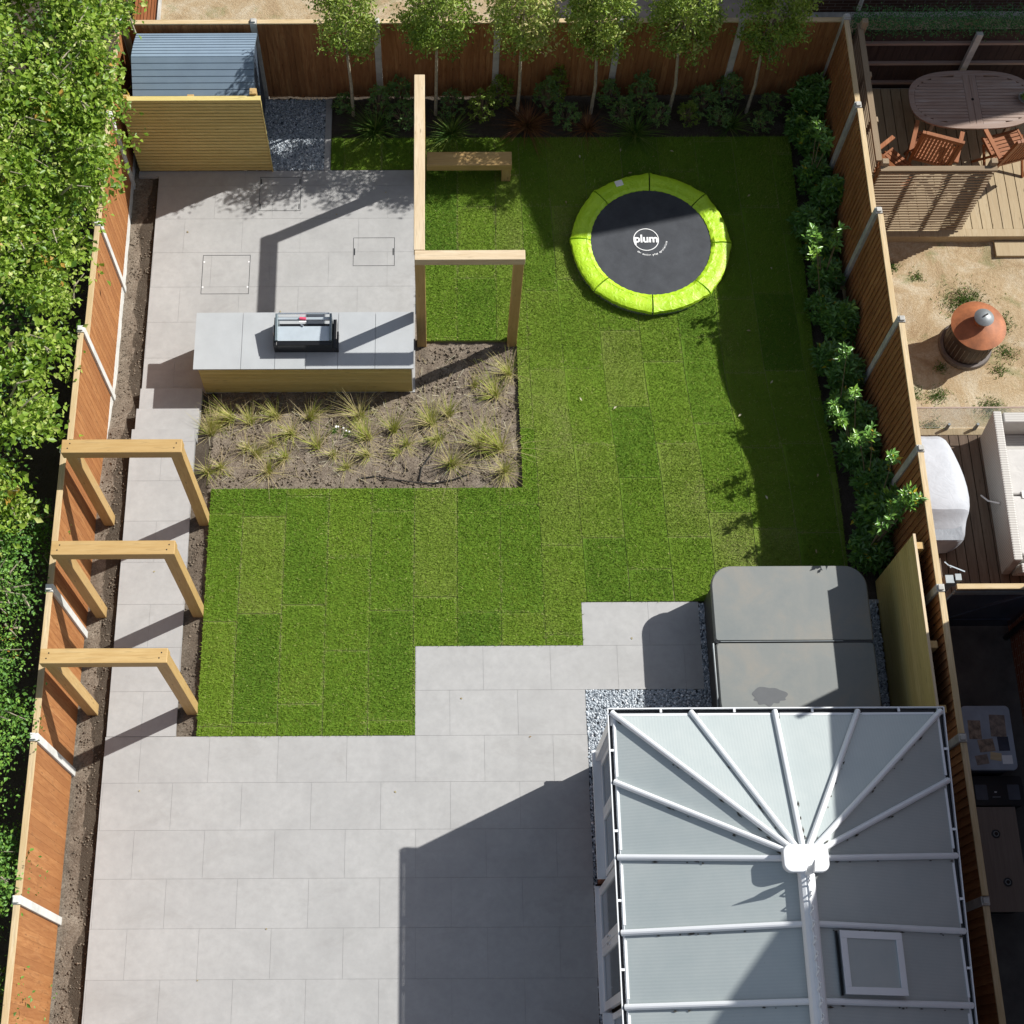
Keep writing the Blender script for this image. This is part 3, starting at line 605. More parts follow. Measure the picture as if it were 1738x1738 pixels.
# ------------------------------------------------------------------ slatted screens, shed, counter, grill
T = thing('slatted_screen', (-3.66, 13.7, -.5), 'yellow treated pine screen of thin horizontal battens hiding the blue shed', 'screen')
mb = MB(); z = -.47; k = 0
while z < 1.42:
    h = .030 if k % 2 else .034; mb.box(-4.70, 13.685 if k % 2 else 13.69, z, -2.62, 13.71, z + h, 0); z += h + (.012 if k % 2 else .006); k += 1
mb.build('battens', MT['pine_x'], T)
MB().box(-4.70, 13.655, 1.43, -2.60, 13.735, 1.455).build('top_rail', MT['pine_x'], T, .003)
MB().box(-2.615, 13.68, -.5, -2.60, 13.72, 1.428).build('end_trim', MT['pine_z'], T)
for x, zt_ in ((-4.6, 1.35), (-3.65, 1.35), (-2.71, 1.5)): MB().box(x - .05, 13.74, -.5, x + .05, 13.84, zt_).build('post', MT['oak_z'], T, .004)
MB().box(-4.70, 13.712, -.5, -2.62, 13.722, 1.42).build('backing', MT['black'], T)

T = thing('garden_shed', (-3.6, 14.45, -.5), 'blue grey painted shed with a curved ribbed roof in the far left corner', 'shed')
MB().box(-4.50, 13.95, -.5, -2.78, 14.98, 1.12).build('wall', MT['shed'], T)
mb = MB()
prof = [(13.80 + .62 * i / 8, 1.02 + .46 * i / 8) for i in range(9)] + [(14.42 + .60 * i / 9, 1.48 - .22 * (i / 9) ** 1.5) for i in range(1, 10)]
for i in range(len(prof) - 1):
    (ya, za), (yb, zb) = prof[i], prof[i + 1]; e = .007 if i < 8 else .002
    mb.add([(-4.55, ya + .007, za + e), (-2.73, ya + .007, za + e), (-2.73, yb - .002, zb), (-4.55, yb - .002, zb), (-4.55, ya, za - .04), (-2.73, ya, za - .04), (-2.73, yb, zb - .05), (-4.55, yb, zb - .05)],
           [(0, 1, 2, 3), (7, 6, 5, 4), (0, 4, 5, 1), (1, 5, 6, 2), (2, 6, 7, 3), (3, 7, 4, 0)], 0)
mb.build('roof', MT['shed'], T)
MB().box(-2.775, 13.9, -.4, -2.765, 14.95, 1.15, 0).build('side_door', MT['shed_dark'], T)
MB().box(-4.50, 13.952, 1.05, -2.78, 13.957, 1.1).build('lip', MT['shed_dark'], T)

T = thing('outdoor_kitchen', (-1.95, 10.25, -.5), 'outdoor counter with grey tiled top and pale timber cladding between terrace and planting bed', 'counter')
mb = MB(); xs = [-3.51, -2.815, -2.346, -1.957, -1.50, -1.02, -.355]
xs = [-3.51, -2.80, -2.06, -1.30, -.99, -.355]
# joints read off the top: left full slab, three short front pieces below the grill, two slabs at right
J = [-3.51, -2.82, -2.35, -1.83, -1.40, -.92, -.355]
J = [-3.51, -2.83, -2.18, -1.70, -1.22, -.355 - .30, -.355]
for a, b in zip([-3.51, -2.83, -2.345, -1.90, -1.445, -.91], [-2.83, -2.345, -1.90, -1.445, -.91, -.355]): mb.box(a + .003, 9.79, .365, b - .003, 10.70, .39, 0)
mb.box(-3.49, 9.81, .34, -.375, 10.68, .364, 1, .9); mb.build('worktop', [MT['worktop'], MT['white']], T)
MB().box(-3.43, 9.845, -.5, -.40, 10.65, .338).build('carcass', MT['metal_dark'], T)
mb = MB(); z = -.46
while z < .32: mb.box(-3.44, 9.82, z, -.39, 9.843, z + .036, 0); z += .048
mb.build('cladding', MT['pine_x'], T)
mb = MB(); z = -.46
while z < .32: mb.box(-3.455, 9.85, z, -3.432, 10.65, z + .040, 0); z += .046
mb.build('cladding', MT['pine_y'], T)
MB().box(-.392, 9.82, -.46, -.378, 9.846, .335).build('corner_trim', MT['white'], T)

T = thing('gas_grill', (-1.9, 10.25, .39), 'black and steel built in gas grill sitting open on the tiled counter', 'grill')
mb = MB(); mb.box(-2.35, 10.05, .391, -2.30, 10.50, .62); mb.box(-1.51, 10.05, .391, -1.455, 10.50, .55); mb.box(-2.30, 10.05, .391, -1.51, 10.13, .62); mb.box(-2.30, 10.13, .391, -1.51, 10.50, .42)
mb.build('firebox', MT['black'], T, .006)
mb = MB(); mb.hexa([(-2.285, 10.115, .635), (-1.555, 10.115, .635), (-1.555, 10.335, .655), (-2.285, 10.335, .655)], [(-2.285, 10.115, .625), (-1.555, 10.115, .625), (-1.555, 10.335, .645), (-2.285, 10.335, .645)]); mb.build('lid', MT['steel'], T)
for x0, x1, mt in ((-2.325, -2.288, 'steel_side'), (-1.552, -1.52, 'steel_side')):
    MB().hexa([(x0, 10.11, .66), (x1, 10.11, .66), (x1, 10.50, .74), (x0, 10.50, .74)], [(x0, 10.11, .45), (x1, 10.11, .45), (x1, 10.50, .45), (x0, 10.50, .45)]).build('side_plate', MT[mt], T, .003)
mb = MB()
for k in range(16): mb.box(-2.28 + k * .046, 10.34, .47, -2.262 + k * .046, 10.42, .48)
mb.build('cooking_grate', MT['metal_dark'], T)
MB().tube([(-2.286, 10.452, .66), (-1.554, 10.452, .66)], .028, 12).build('lid_roll', MT['steel'], T, smooth=True)
MB().tube([(-2.286, 10.50, .735), (-1.554, 10.50, .735)], .013, 10).build('handle', MT['chrome'], T, smooth=True)
MB().tube([(-1.98, 10.44, .70), (-1.89, 10.43, .70)], [.022, .022], 12).build('tag', MT['pink'], T, smooth=True)
MB().box(-1.985, 10.385, .685, -1.885, 10.405, .69).build('tag_edge', MT['white'], T)
MB().tube([(-1.965, 10.355, .67), (-1.925, 10.335, .67)], .011, 8).build('thermometer', MT['chrome'], T, smooth=True)
MB().box(-2.365, 10.26, .50, -2.352, 10.38, .62).build('side_knob', MT['white'], T)
MB().box(-1.452, 10.05, .391, -1.43, 10.32, .52).build('side_box', MT['black'], T)

# inspection covers set into the terrace
for (x0, y0, x1, y1, lab, hd) in ((-2.80, 12.96, -2.15, 13.58, 'square paved inspection cover nearest to the pine screen', 'y'), (-3.62, 11.49, -2.89, 12.17, 'large paved inspection cover nearest to the left soil border', 'w'), (-1.31, 11.97, -.67, 12.47, 'smaller paved inspection cover nearest to the pergola', 'm')):
    T = thing('inspection_cover', ((x0 + x1) / 2, (y0 + y1) / 2, -.5), lab, 'drain cover', 'recessed covers in the terrace')
    mb = MB(); w = .006; z0, z1 = -.505, -.4975
    mb.box(x0, y0, z0, x1, y0 + w, z1); mb.box(x0, y1 - w, z0, x1, y1, z1); mb.box(x0, y0 + w, z0, x0 + w, y1 - w, z1); mb.box(x1 - w, y0 + w, z0, x1, y1 - w, z1); mb.build('frame', MT['metal_dark'], T)
    mb = MB()
    for xx in (x0 + .022, x1 - .022):
        if hd == 'y':
            for yy in (y0 + .08, y1 - .08): mb.box(xx - .006, yy - .05, -.5, xx + .006, yy + .05, -.4965)
        elif hd == 'w':
            for yy in (y0 + .12, y1 - .12): mb.box(xx - .013, yy - .012, -.5, xx + .013, yy + .012, -.4965)
        else: mb.box(xx - .008, (y0 + y1) / 2 - .06, -.5, xx + .008, (y0 + y1) / 2 + .06, -.4965)
    mb.build('lifting_slots', MT['white' if hd == 'w' else 'metal_dark'], T)

# ------------------------------------------------------------------ trampoline
tc = (3.27, 12.29); T = thing('trampoline', (*tc, -.5), 'round low trampoline with lime green padded edge and black mat on the lawn', 'trampoline')
mb = MB(); n = 96
def ringpt(r, a, z): return (tc[0] + r * math.cos(a), tc[1] + r * math.sin(a), z)
def pad_sector(k):
    m = MB(); a0 = R(-92 + k * 45) + .010; a1 = R(-92 + (k + 1) * 45) - .010; N = 18; prof = [(.915, -.375), (.925, -.345), (.98, -.322), (.99, -.328), (1.07, -.312), (1.16, -.318), (1.215, -.345), (1.225, -.40)]
    vs = []; rr = len(prof)
    for i in range(N + 1):
        t = i / N; a = a0 + (a1 - a0) * t; e = max(0, 1 - min(t, 1 - t) * 9)
        for j, (r, z) in enumerate(prof):
            jit = .004 * math.sin(i * 1.7 + j + k * 2) * (1 if 2 <= j <= 5 else .3); bulge = (.022 * e if j >= 5 else 0) - (.010 if j >= 6 else 0) * math.sin(t * math.pi)
            vs.append(ringpt(r + bulge + .004 * math.sin(i * 2.3 + k), a, z + jit + e * .012 * (1 if j > 1 else 0)))
    fs = [(i * rr + j, (i + 1) * rr + j, (i + 1) * rr + j + 1, i * rr + j + 1) for i in range(N) for j in range(rr - 1)]
    fs += [tuple(range(rr)), tuple(reversed(range(N * rr, (N + 1) * rr)))]
    m.add(vs, fs); return m.build('pad', MT['pad'], T, smooth=True)
for k in range(8): pad_sector(k)
MB().lathe((*tc, 0), [(0.0, -.362), (.93, -.356), (.93, -.37), (0, -.375)], 96).build('jumping_mat', MT['mat'], T)
MB().lathe((*tc, 0), [(1.16, -.49), (1.205, -.49), (1.205, -.40), (1.16, -.40), (1.16, -.49)], 96).build('rim', MT['chrome'], T, smooth=True)
MB().lathe((*tc, 0), [(1.0, -.5), (1.17, -.5), (1.17, -.36), (1.0, -.36)], 64).build('skirt', MT['black'], T)
MB().box(2.77, 13.27, -.322, 2.89, 13.37, -.306, rz=R(18)).build('safety_label', MT['white'], T)
def letters(name, items, mat, parent, z):
    me_all = bmesh.new()
    for ch, x, y, size, rz, bold in items:
        cu = bpy.data.curves.new('t', 'FONT'); cu.body = ch; cu.size = size; cu.align_x = 'CENTER'; cu.offset = bold; cu.extrude = .0008
        ob = bpy.data.objects.new('t', cu); COL.objects.link(ob); bpy.context.view_layer.update()
        me = bpy.data.meshes.new_from_object(ob.evaluated_get(bpy.context.evaluated_depsgraph_get()))
        me.transform(Matrix.Translation((x, y, z)) @ Matrix.Rotation(rz, 4, 'Z')); me_all.from_mesh(me)
        bpy.data.objects.remove(ob); bpy.data.curves.remove(cu); bpy.data.meshes.remove(me)
    me = bpy.data.meshes.new(name); me_all.to_mesh(me); me_all.free()
    me.attributes.new('tone', 'FLOAT', 'FACE'); return link(name, me, mat, parent)
lc = (3.20, 12.33)
its = [('plum', lc[0], lc[1] - .045, .185, 0, .006)]
txt = 'the active play specialists'
for i, ch in enumerate(txt):
    a = R(-130 + (-8 + 130) * i / (len(txt) - 1)); r = .285
    if ch != ' ': its.append((ch, lc[0] + .04 + r * math.cos(a), lc[1] + r * math.sin(a), .043, a + R(90), .0012))
letters('lettering', its, MT['ink'], T, -.354)
MB().lathe((*lc, 0), [(.185, -.355), (.185, -.353), (.197, -.353), (.197, -.355)], 48).build('logo_ring', MT['ink'], T)

# ------------------------------------------------------------------ hot tub, screen, conservatory
def rrect(x0, y0, x1, y1, r, n=8):
    r4 = r if isinstance(r, (list, tuple)) else [r] * 4; out = []
    for (cx, cy, a0, q) in ((x1 - r4[0], y1 - r4[0], 0, r4[0]), (x0 + r4[1], y1 - r4[1], 90, r4[1]), (x0 + r4[2], y0 + r4[2], 180, r4[2]), (x1 - r4[3], y0 + r4[3], 270, r4[3])):
        for i in range(n + 1): a = R(a0 + 90 * i / n); out.append((cx + q * math.cos(a), cy + q * math.sin(a)))
    return out
def slab(mb, pts, z0, z1, mi=0, ins=0, tone=None):
    n = len(pts); cx = sum(p[0] for p in pts) / n; cy = sum(p[1] for p in pts) / n
    f = lambda p, k: (cx + (p[0] - cx) * (1 - k), cy + (p[1] - cy) * (1 - k))
    vs = [(*f(p, 0), z0) for p in pts] + [(*f(p, 0), z1 - ins) for p in pts] + [(*f(p, ins), z1) for p in pts]
    fs = [tuple(reversed(range(n)))] + [(i, (i + 1) % n, n + (i + 1) % n, n + i) for i in range(n)] + [(n + i, n + (i + 1) % n, 2 * n + (i + 1) % n, 2 * n + i) for i in range(n)] + [tuple(range(2 * n, 3 * n))]
    return mb.add(vs, fs, mi, tone)
T = thing('hot_tub', (4.58, 5.6, 0), 'square hot tub under a grey folding cover, between the patio and the conservatory', 'hot tub')
slab(MB(), rrect(3.60, 4.56, 5.58, 6.60, .22), -.05, .80).build('cabinet', MT['tub'], T)
slab(MB(), rrect(3.555, 5.625, 5.60, 6.635, [.28, .28, .03, .03]), .80, .90, ins=.015).build('cover', MT['cover'], T)
slab(MB(), rrect(3.555, 4.53, 5.60, 5.595, [.05, .05, .28, .28]), .80, .90, ins=.015).build('cover', MT['cover'], T)
for nm, q in (('piping', rrect(3.56, 5.63, 5.595, 6.63, [.275, .275, .03, .03])), ('piping', rrect(3.56, 4.535, 5.595, 5.59, [.05, .05, .275, .275]))):
    MB().tube([(*p_, .872) for p_ in q] + [(*q[0], .872)], .008, 5, tone=.5).build(nm, MT['tub'], T)
for x in (4.0, 5.1): MB().box(x - .02, 6.625, .55, x + .02, 6.645, .86).build('strap', MT['tub'], T)
MB().box(3.56, 5.597, .80, 5.59, 5.623, .885).build('hinge_strip', MT['metal_dark'], T)
MB().tube([(3.62, 5.61, .905), (5.2, 5.612, .905)], .008, 6).build('lifter_bar', MT['galv'], T)
MB().tube([(3.53, 5.6, .86), (3.535, 4.9, .86), (3.54, 4.6, .75)], .014, 8).build('lifter_arm', MT['galv'], T, smooth=True)
MB().tube([(5.66, 5.6, .5), (5.67, 5.0, .6), (5.67, 4.6, .7)], .012, 8).build('lifter_arm', MT['metal_dark'], T, smooth=True)
pd = []
for i in range(60):
    a = 2 * math.pi * i / 60; r = 1 + .10 * math.sin(3 * a + 1) + .05 * math.sin(7 * a) + (.12 * math.sin(11 * a) if math.sin(a) < -.3 else 0); pd.append((4.18 + .215 * r * math.cos(a), 4.90 + .115 * r * math.sin(a)))
slab(MB(), pd, .9005, .9025).build('damp_patch', MT['puddle'], T)

T = thing('slatted_screen', (6.0, 5.5, 0), 'green stained timber privacy screen of vertical face boards beside the hot tub', 'screen')
mb = MB(); z = -.05; k = 0
while z < 1.83:
    h = .085; mb.box(5.985, 4.40, z, 6.007, 6.72, z + h); z += h + .006
mb.build('boards', MT['pine_y'], T)
MB().box(5.98, 4.40, z, 6.012, 6.725, z + .012).build('top_edge', MT['oakpale_y'], T)
MB().box(6.008, 4.40, -.05, 6.016, 6.72, 1.80).build('backing', MT['fence_dark'], T)
for y in (6.58, 5.30, 4.5): MB().box(6.02, y - .045, -.05, 6.11, y + .045, 1.84).build('post', MT['oak_z'], T, .004)

T = thing('conservatory', (3.87, 1.5, 0), 'white conservatory with fan shaped translucent panel roof beside the patio', 'conservatory')
ex0, ex1, ey, ez = 2.00, 5.76, 4.265, 2.62; hub = Vector((3.865, 2.52, 3.42)); Y0 = -1.4; rx = 3.865
L = [Vector((ex0, y, ez)) for y in (3.48, 2.66, 1.86, 1.10, .35, -.4)]; Rr = [Vector((ex1 - .032 * (4.265 - y), y, ez)) for y in (3.48, 2.66, 1.86, 1.10, .35, -.4)]
c0, c1 = Vector((ex0, ey, ez)), Vector((ex1, ey, ez)); F = [Vector((x, ey, ez)) for x in (2.91, 3.865, 4.81)]
ridge = [Vector((rx, y, 3.42)) for y in (1.86, 1.10, .35, -.4)]
panes = []
fan = [L[1], L[0], c0] + F + [c1, Rr[0], Rr[1]]
for a, b in zip(fan[:-1], fan[1:]): panes.append((a, b, hub))
for sd_ in (L, Rr):
    pr = [hub] + ridge
    for i in range(1, 5): panes.append((sd_[i], sd_[i + 1], pr[i], pr[i - 1]))
for i, pn in enumerate(panes):
    pts = [Vector(p) for p in pn]; e = (pts[1] - pts[0]).normalized(); nrm = (pts[1] - pts[0]).cross(pts[2] - pts[0]).normalized()
    if nrm.z < 0: nrm = -nrm
    top = pts; bot = [p - nrm * .025 for p in pts]; n = len(pts)
    if (pts[1] - pts[0]).cross(pts[2] - pts[0]).z < 0: top = top[::-1]; bot = bot[::-1]
    m = MB().add(top + bot, [tuple(range(n)), tuple(reversed(range(n, 2 * n)))] + [(j, n + j, n + (j + 1) % n, (j + 1) % n) for j in range(n)])
    o = m.build('roof_panel', MT['poly'], T)
    uvl = o.data.uv_layers.new(name='UVMap'); off = Vector(o.location) + Vector(T.location)
    for lp_ in o.data.loops: p = o.data.vertices[lp_.vertex_index].co + off; uvl.data[lp_.index].uv = ((p - pts[0]).dot(e) * 1.0, 0)
rafters = [c0, c1] + F + L[:5] + Rr[:5]
for p in rafters:
    i = None
    for sd_ in (L, Rr):
        for k in range(2, 5):
            if p == sd_[k]: i = ridge[k - 2]
    q = i if i is not None else hub
    d = (q - p).normalized(); w = .068
    MB().bar(p - d * .03 + Vector((0, 0, .012)), q + Vector((0, 0, .02)), w, .045, round=6).build('rafter', MT['pvc'], T)
MB().bar((rx, 2.45, 3.43), (rx - .02, Y0 + .6, 3.43), .185, .085, round=8).build('ridge', MT['pvc'], T)
mb = MB(); slab(mb, rrect(rx - .245, 2.37, rx + .245, 2.66, .09), 3.42, 3.515, ins=.03); mb.build('hub_cap', MT['pvc'], T, .01, seg=3)
mb = MB()
for k in range(22):
    y = 2.28 - k * .15; mb.tube([(rx - .0, y + .06, 3.51), (rx + .02, y + .03, 3.55), (rx, y, 3.59), (rx - .02, y - .03, 3.55), (rx, y - .06, 3.51)], .009, 5)
mb.tube([(rx, 2.38, 3.52), (rx, -.9, 3.52)], .012, 6); mb.build('cresting', MT['pvc'], T)
MB().tube([(rx, 2.36, 3.50), (rx, 2.36, 3.60), (rx, 2.37, 3.68), (rx + .01, 2.39, 3.76), (rx, 2.44, 3.9)], [.035, .03, .045, .025, .004], 8).build('finial', MT['pvc'], T, smooth=True)
# gutter: an open channel round the eaves, with brackets
def chan(mb, a, b, out, mi=0):
    a, b, out = Vector(a), Vector(b), Vector(out)
    if mi == 0: mb.bar(a + out * .062, b + out * .062, .013, .05); mb.bar(a - out * .006 - Vector((0, 0, .01)), b - out * .006 - Vector((0, 0, .01)), .014, .045)
    else: mb.bar(a + out * .026 - Vector((0, 0, .04)), b + out * .026 - Vector((0, 0, .04)), .07, .008)
zg = ez - .01
for mi, nm in ((0, 'gutter'), (1, 'gutter_bed')):
    mb = MB(); chan(mb, (ex0, ey + .068, zg), (ex0, Y0, zg), (-1, 0, 0), mi); chan(mb, (ex1, ey + .068, zg), (ex1 - .18, Y0, zg), (1, 0, 0), mi); chan(mb, (ex0 - .06, ey + .004, zg + .001), (ex1 + .06, ey + .004, zg + .001), (0, 1, 0), mi)
    mb.build(nm, MT['pvc' if mi == 0 else 'metal_dark'], T)
mb = MB()
for y in (3.85, 2.95, 2.2, 1.48, .7, -.1): mb.box(ex0 - .056, y - .013, ez - .01, ex0 - .014, y + .013, ez + .012); q_ = ex1 - .032 * (4.265 - y); mb.box(q_ + .014, y - .013, ez - .01, q_ + .056, y + .013, ez + .012)
for x in (2.55, 3.4, 4.3, 5.3): mb.box(x - .013, ey + .018, ez - .01, x + .013, ey + .06, ez + .012)
mb.build('gutter_bracket', MT['pvc'], T)
mb = MB()
for y0, y1 in ((4.22, 3.55), (3.40, 2.74), (2.58, 1.94), (1.78, 1.18), (1.02, .4), (.3, -.35)):
    mb.box(ex0 - .006, y1, ez - .012, ex0 + .02, y0, ez + .014); q_ = ex1 - .032 * (4.265 - (y0 + y1) / 2); mb.box(q_ - .02, y1, ez - .012, q_ + .006, y0, ez + .014)
for x0, x1 in ((2.05, 2.85), (2.97, 3.8), (3.92, 4.74), (4.87, 5.7)): mb.box(x0, ey - .02, ez - .012, x1, ey + .006, ez + .014)
mb.build('pane_end_trim', MT['pvc'], T)
# walls
wx = 1.985
MB().box(wx, 2.72, -.1, wx + .25, 4.20, .58).build('dwarf_wall', MT['brick_red'], T)
MB().box(wx, 4.0 - .01, -.1, 5.7, 4.21, .575).build('dwarf_wall', MT['brick_red_x'], T)
MB().box(wx, Y0, -.1, wx + .25, 1.14, .58).build('dwarf_wall', MT['brick_red'], T)
MB().box(5.5, Y0, -.1, 5.72, 3.98, .58).build('dwarf_wall', MT['brick_red'], T)
MB().box(wx - .06, 2.70, .585, wx + .2, 4.28, .625).build('sill', MT['pvc'], T, .006)
MB().box(wx - .07, Y0, .585, wx + .2, 1.16, .625).build('sill', MT['pvc'], T, .006)
MB().box(wx + .202, 4.02, .585, 5.75, 4.29, .625).build('sill', MT['pvc'], T, .006)
MB().box(wx - .045, 1.18, -.02, wx + .1, 2.69, .06).build('door_step', MT['pvc'], T, .006)
def window(x, y0, y1, z0, z1, glaz='glass_dark', name='window', fr=.07):
    fm = MB(); t = .06
    fm.box(x, y0, z0, x + t, y0 + fr, z1); fm.box(x, y1 - fr, z0, x + t, y1, z1); fm.box(x, y0 + fr, z0, x + t, y1 - fr, z0 + fr); fm.box(x, y0 + fr, z1 - fr, x + t, y1 - fr, z1)
    w = fm.build(name, MT['pvc'], T, .004)
    MB().box(x + .02, y0 + fr, z0 + fr, x + .035, y1 - fr, z1 - fr).build('pane', MT[glaz], w)
    MB().box(x + .012, y0 + fr, z0 + fr, x + .019, y0 + fr + .012, z1 - fr).build('gasket', MT['black'], w)
    return w
xw_ = wx + .045
for y0, y1 in ((3.47, 4.14), (2.73, 3.465)):
    window(xw_, y0, y1, .63, 2.53)
for y0, y1 in ((1.94, 2.66), (1.21, 1.935)):
    w = window(xw_ - .035, y0, y1, .05, 2.50, name='door', fr=.10)
    MB().box(xw_ - .06, (y1 - .05 if y0 < 1.5 else y0 + .03), 1.0, xw_ - .03, (y1 - .03 if y0 < 1.5 else y0 + .05), 1.18).build('handle', MT['chrome'], w)
for y0, y1 in ((.4, 1.15), (-.4, .39)): window(xw_, y0, y1, .63, 2.5)
MB().box(wx - .02, 4.145, .63, wx + .14, 4.26, 2.58).build('corner_post', MT['pvc'], T)
fm = MB()
for x in (2.3, 3.0, 3.85, 4.7, 5.6): fm.box(x - .05, 4.15, .63, x + .05, 4.21, 2.55)
fm.box(2.25, 4.15, 2.5, 5.7, 4.21, 2.6); fm.box(wx, Y0, 2.52, wx + .12, 4.14, 2.6); fm.box(5.6, Y0, .6, 5.68, 4.14, 2.6); fm.build('window_frame', MT['pvc'], T)
MB().box(2.25, 4.165, .63, 5.6, 4.18, 2.5).build('front_glazing', MT['glass_dark'], T)
# roof vent
def slopez(x): return 3.42 - (x - rx) * (3.42 - ez) / (ex1 - rx)
mb = MB()
def quadbar(x0, x1, y0, y1, h0, h1):
    return ([(x0, y0, slopez(x0) + h1), (x1, y0, slopez(x1) + h1), (x1, y1, slopez(x1) + h1), (x0, y1, slopez(x0) + h1)], [(x0, y0, slopez(x0) + h0), (x1, y0, slopez(x1) + h0), (x1, y1, slopez(x1) + h0), (x0, y1, slopez(x0) + h0)])
vx0, vx1, vy0, vy1 = 4.17, 4.90, 1.17, 1.80; f = .075
for a in ((vx0, vx1, vy0, vy0 + f), (vx0, vx1, vy1 - f, vy1), (vx0, vx0 + f, vy0 + f, vy1 - f), (vx1 - f, vx1, vy0 + f, vy1 - f)): mb.hexa(*quadbar(*a, .03, .09))
vt = mb.build('roof_vent', MT['pvc'], T, .004)
MB().hexa(*quadbar(vx0 + f, vx1 - f, vy0 + f, vy1 - f, .06, .07)).build('vent_pane', MT['poly'], vt)
MB().hexa(*quadbar(vx0 - .035, vx0 - .012, vy0 - .01, vy1, .0, .03)).build('vent_seal', MT['black'], vt)

# moss and grit caught along the glazing bars
V_ = []
for p in rafters:
    q = hub if not any(p == sd_[k] for sd_ in (L, Rr) for k in range(2, 5)) else Vector((rx, p.y, 3.42)); d = (q - p); sd0 = Vector((d.y, -d.x, 0)).normalized(); sd0 = sd0 if sd0.y < 0 else -sd0
    for _ in range(int(d.length * 7)):
        if random.random() < .5: continue
        t = random.random() ** .8; c = p + d * t + sd0 * random.uniform(.040, .06) + Vector((0, 0, .012)); e = d.normalized() * random.uniform(.008, .045); f_ = sd0 * random.uniform(.006, .016)
        V_.append([c - e, c + f_ * .6, c + e, c - f_])
o = npmesh('moss', np.array([[tuple(a) for a in v] for v in V_]), 0, rng.random(len(V_)) * .4, MT['fallen_dark'], faces=[(0, 1, 2, 3)]); setp(o, 'dark moss and grit caught along the bars of the conservatory roof', 'moss', kind='stuff')

# ------------------------------------------------------------------ houses
def house(name, loc, label):
    return thing(name, loc, label, 'house')
T = house('brick_house', (11, 17.5, -.5), 'brown brick house wall rising behind the bottom fence on the right')
ap = [(6.15, -.6), (15.75, -.6), (15.75, 4.9), (10.95, 9.4), (6.15, 4.9)]
MB().add([(x, 16.72, z) for x, z in ap] + [(x, 24, z) for x, z in ap], [(0, 1, 2, 3, 4), (9, 8, 7, 6, 5)] + [(i, 5 + i, 5 + (i + 1) % 5, (i + 1) % 5) for i in range(5)]).build('wall', MT['brick_brown'], T)
for s in (-1, 1):
    xe = 10.95 + s * 4.95; MB().hexa([(10.95, 16.65, 9.5), (10.95, 24.1, 9.5), (xe, 24.1, 4.85), (xe, 16.65, 4.85)], [(10.95, 16.65, 9.41), (10.95, 24.1, 9.41), (xe, 24.1, 4.76), (xe, 16.65, 4.76)]).build('roof', MT['roof_tile'], T)
MB().tube([(6.95, 16.66, -.3), (6.95, 16.66, 5)], .035, 10).build('drainpipe', MT['white'], T, smooth=True)
MB().box(6.15, 16.60, -.6, 16, 16.70, -.42).build('plinth', MT['concrete'], T)
MB().box(8.2, 16.69, 2.0, 9.6, 16.72, 3.2).build('window', MT['glass_dark'], T)
T = house('brick_house', (10, 0, 0), 'red brick neighbouring house beyond the dark side passage')
pf = [(6.25, -.2), (6.25, 5.75), (4.35, 7.04), (3.85, 7.7), (3.3, 8.15), (1.6, 9.35), (-1.5, 7.0), (-9, 7.0), (-9, -.2)]; n = len(pf)
MB().add([(7.70, y, z) for y, z in pf] + [(15, y, z) for y, z in pf], [tuple(range(n)), tuple(reversed(range(n, 2 * n)))] + [(i, n + i, n + (i + 1) % n, (i + 1) % n) for i in range(n)]).build('wall', MT['brick_red'], T)
MB().tube([(7.64, 5.9, 0), (7.64, 5.9, 6.4)], .035, 10).build('drainpipe', MT['black'], T, smooth=True)

